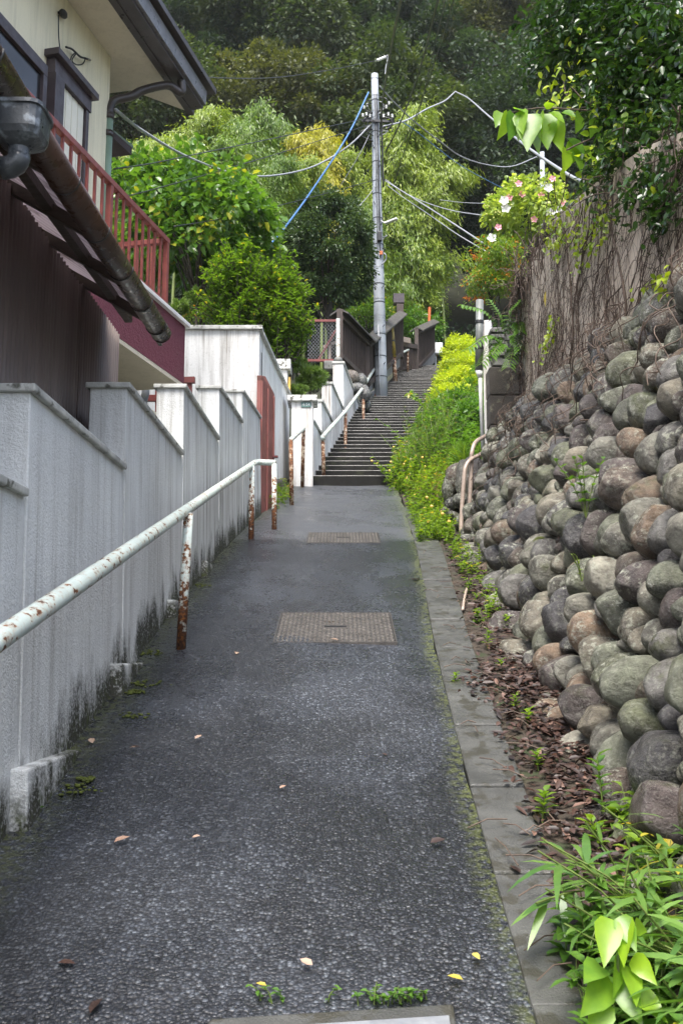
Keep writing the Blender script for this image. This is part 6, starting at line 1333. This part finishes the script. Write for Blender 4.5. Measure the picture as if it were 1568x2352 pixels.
for u_, v_, L_, mt, lab in ((262, 1943, .055, 'lf_dry', 'pale crumpled leaf on the asphalt left of centre'), (448, 1704, .045, 'lf_dry', 'curled pinkish leaf between the two left footings'), (213, 1714, .055, 'lf_dry', 'ragged pale leaf beside the lower footing'), (300, 1722, .04, 'lf_dead', 'brown leaf right of the ragged pale leaf'), (232, 2306, .06, 'lf_dead', 'brown pointed leaf near the bottom left corner'), (132, 2222, .05, 'lf_dead', 'reddish brown leaf near the left edge at the bottom'), (612, 2276, .028, 'lf_yellow', 'tiny orange leaf near the bottom centre'), (1085, 2200, .035, 'lf_yellow', 'yellow leaf right of the bottom centre'), (1063, 2262, .04, 'lf_yellow', 'pale yellow-green leaf above the drain cover'), (718, 2228, .04, 'lf_dry', 'dull pink leaf left of the bottom centre'),
        (460, 1928, .03, 'lf_dry', 'small pink leaf in the middle of the lower path'), (545, 1503, .05, 'lf_dry', 'flat pale leaf below the near manhole cover'), (642, 1818, .03, 'lf_dry', 'tiny pale leaf in the centre of the path'), (987, 1945, .055, 'lf_dead', 'dry brown leaf near the right edge of the asphalt'), (965, 1335, .09, 'lf_dead', 'dark curled leaf on the asphalt edge above the near cover'), (888, 1742, .025, 'lf_dead', 'tiny red-brown leaf right of the path centre'), (315, 1724, .03, 'lf_dry', 'small leaf touching the brown leaf by the footing'), (1195, 2015, .05, 'lf_dead', 'glossy red-brown leaf on the kerb'), (84, 1866, .03, 'lf_bush', 'single green leaf beside the lower footing'), (777, 1478, .05, 'lf_dry', 'pinkish leaf lying on the near manhole cover')):
    q = G(u_, v_) + (0, 0, .012 if u_ != 777 else .02); a = rng.uniform(0, 6.28)
    tag(put('fallen_leaf', leaf_mesh('fallen_leaf', mt, 'fold', q[None], np.array([[math.cos(a), math.sin(a), SLOPE * math.sin(a) + .12]]), np.array([[rng.normal() * .15, -.28 + rng.normal() * .15, 1]]), L_, L_ * .55, .05)), lab, 'fallen leaf', FL)
b = MB()
for u_, v_, s in ((325, 1572, .045), (310, 1590, .03), (370, 1415, .05), (390, 1395, .05), (180, 1812, .035), (450, 1345, .05), (300, 1645, .03), (200, 1790, .02), (345, 1500, .04)):
    for k_ in range(26):
        q = G(u_, v_) + (rng.normal() * s, rng.normal() * s * .6, 0); q[2] = SLOPE * q[1] + .002; b.ball(q, rng.uniform(.004, .010), 6, 4, sq=(1.2, 1.2, .6))
tag(b.build('moss_patch', 'mossm', smooth=True), 'bright moss specks along the left foot of the asphalt', 'moss', kind='stuff')

# --- near plants, bottom right
def spot(u, v): q = G(u, v); return q
gr = empty('bamboo_grass', (1.0, 2.5, .7), 'clump of arching bamboo grass with long pointed leaves in the bottom right corner', 'bamboo grass')
C, D, N, T, L_ = [], [], [], [], []; b = MB()
for i in range(190):
    x = rng.uniform(.70, 1.35); y = rng.uniform(1.7, 2.7); p = np.array((x, y, SLOPE * y)); h = rng.uniform(.14, .36); ln = np.array((-.10 + rng.normal() * .10, rng.normal() * .10)) 
    q = catmull([p, p + (ln[0] * .3, ln[1] * .3, h * .6), p + (ln[0], ln[1], h)], 4); b.tube(q, .0025, 4, False)
    m = rng.integers(4, 8)
    for k_ in range(m):
        f = rng.uniform(.45, 1); c = np.array(q[int(f * (len(q) - 1))]); a = rng.uniform(0, 6.28); C.append(c); D.append((math.cos(a) - .15, math.sin(a) - .1, rng.uniform(.0, .75))); N.append((rng.normal() * .4, rng.normal() * .4, 1)); T.append(np.clip(rng.normal(.5, .25), 0, 1)); L_.append(rng.uniform(.10, .21))
C, D, N, T, L_ = (np.array(q, float) for q in (C, D, N, T, L_)); put('leaves', leaf_mesh('leaves', 'lf_grass', 'strip', C, D, N, L_, L_ * .115, .35, T), gr); b.build('stems', 'stem', gr)
# long shoot reaching left over the kerb
sh = empty('grass_shoot', spot(1420, 2080), 'single bamboo grass shoot arching left over the kerb', 'bamboo grass'); b = MB()
q = catmull([P(1470, 2090, 2.75), P(1400, 2045, 2.7), P(1310, 2050, 2.62), P(1230, 2075, 2.55)], 6); b.tube(q, .003, 5); b.build('stem', 'stem', sh)
LVS = [(1290, 2055, 1300, 2160), (1250, 2068, 1175, 2112), (1255, 2066, 1212, 2165), (1320, 2050, 1345, 2130), (1345, 2048, 1310, 2020), (1370, 2045, 1395, 2110), (1400, 2045, 1360, 2010), (1270, 2060, 1200, 2090)]
C = np.array([P(a_, b_, 2.6) for a_, b_, *_ in LVS]); D = np.array([P(c_, d_, 2.52) - P(a_, b_, 2.6) for a_, b_, c_, d_ in LVS]); L2 = np.linalg.norm(D, axis=1) * 1.05
put('leaves', leaf_mesh('leaves', 'lf_grass', 'strip', C, D, rng.normal(size=(len(C), 3)) * .3 + (0, -.6, 1), L2, L2 * .16, .1), sh)
# low herbs with pointed leaves and tall ones
for (x0, x1, y0, y1, nst, lab, h, L0, mt) in ((.55, .80, 2.02, 2.75, 64, 'pointed-leaf green herbs spilling over the kerb at the bottom right', .16, .060, 'lf_shrub'), (.62, .9, 1.8, 2.1, 30, 'broad pointed herbs at the very bottom right of the path', .18, .065, 'lf_shrub'), (.85, 1.05, 2.75, 3.3, 26, 'pale green herbs in front of the lowest boulders', .16, .062, 'lf_weed')):
    weeds('kerb_herbs', [(x := rng.uniform(x0, x1), y := rng.uniform(y0, y1), SLOPE * y) for _ in range(nst)], mt, lab, 15, L0, L0 * .46, h)
lp = empty('lime_plant', spot(1440, 2300), 'yellow-lime broad-leaved plant at the bottom right corner', 'plant'); b = MB(); C, D, N, L_ = [], [], [], []
for u0, v0, u1, v1, l_ in ((1400, 2110, 1385, 2190, .09), (1420, 2105, 1470, 2180, .10), (1440, 2110, 1430, 2200, .09), (1420, 2190, 1400, 2290, .10), (1450, 2200, 1520, 2250, .10), (1400, 2250, 1330, 2300, .11), (1420, 2260, 1480, 2340, .11), (1390, 2300, 1350, 2380, .10), (1450, 2280, 1530, 2320, .09), (1460, 2130, 1490, 2120, .07), (1380, 2220, 1340, 2230, .08), (1440, 2220, 1460, 2290, .09)):
    p0, p1 = P(u0, v0, 2.12), P(u1, v1, 2.06); d = p1 - p0; C.append(p0); D.append(d); N.append((rng.normal() * .7, -.9 + rng.normal() * .4, .8)); L_.append(np.linalg.norm(d) * rng.uniform(.8, 1.1))
C, D, N, L_ = (np.array(q, float) for q in (C, D, N, L_)); put('leaves', leaf_mesh('leaves', 'lf_lime', 'broad', C, D, N, L_, L_ * .66, .3, rng.uniform(.2, 1, len(C))), lp)
b.tube(catmull([spot(1420, 2350) + (.1, .0, -.05), P(1425, 2260, 2.12), P(1425, 2110, 2.12)], 5), .004, 5); b.build('stem', 'stem', lp)

# ================================================================== RAINY AIR
hz_ = MB().box(-170, 170, -45, 150, -16, 112).mesh('haze', 'soil'); hz_.materials.clear()
hm = bpy.data.materials.new('rainy_air'); hm.use_nodes = True; hm.node_tree.nodes.clear()
ho = hm.node_tree.nodes.new('ShaderNodeOutputMaterial'); hv = hm.node_tree.nodes.new('ShaderNodeVolumePrincipled')
hv.inputs['Color'].default_value = (.86, .90, .90, 1); hv.inputs['Density'].default_value = .00035; hv.inputs['Anisotropy'].default_value = .2
hm.node_tree.links.new(hv.outputs[0], ho.inputs['Volume']); hz_.materials.append(hm)
tag(put('haze', hz_), kind='stuff'); sc.cycles.volume_bounces = 0
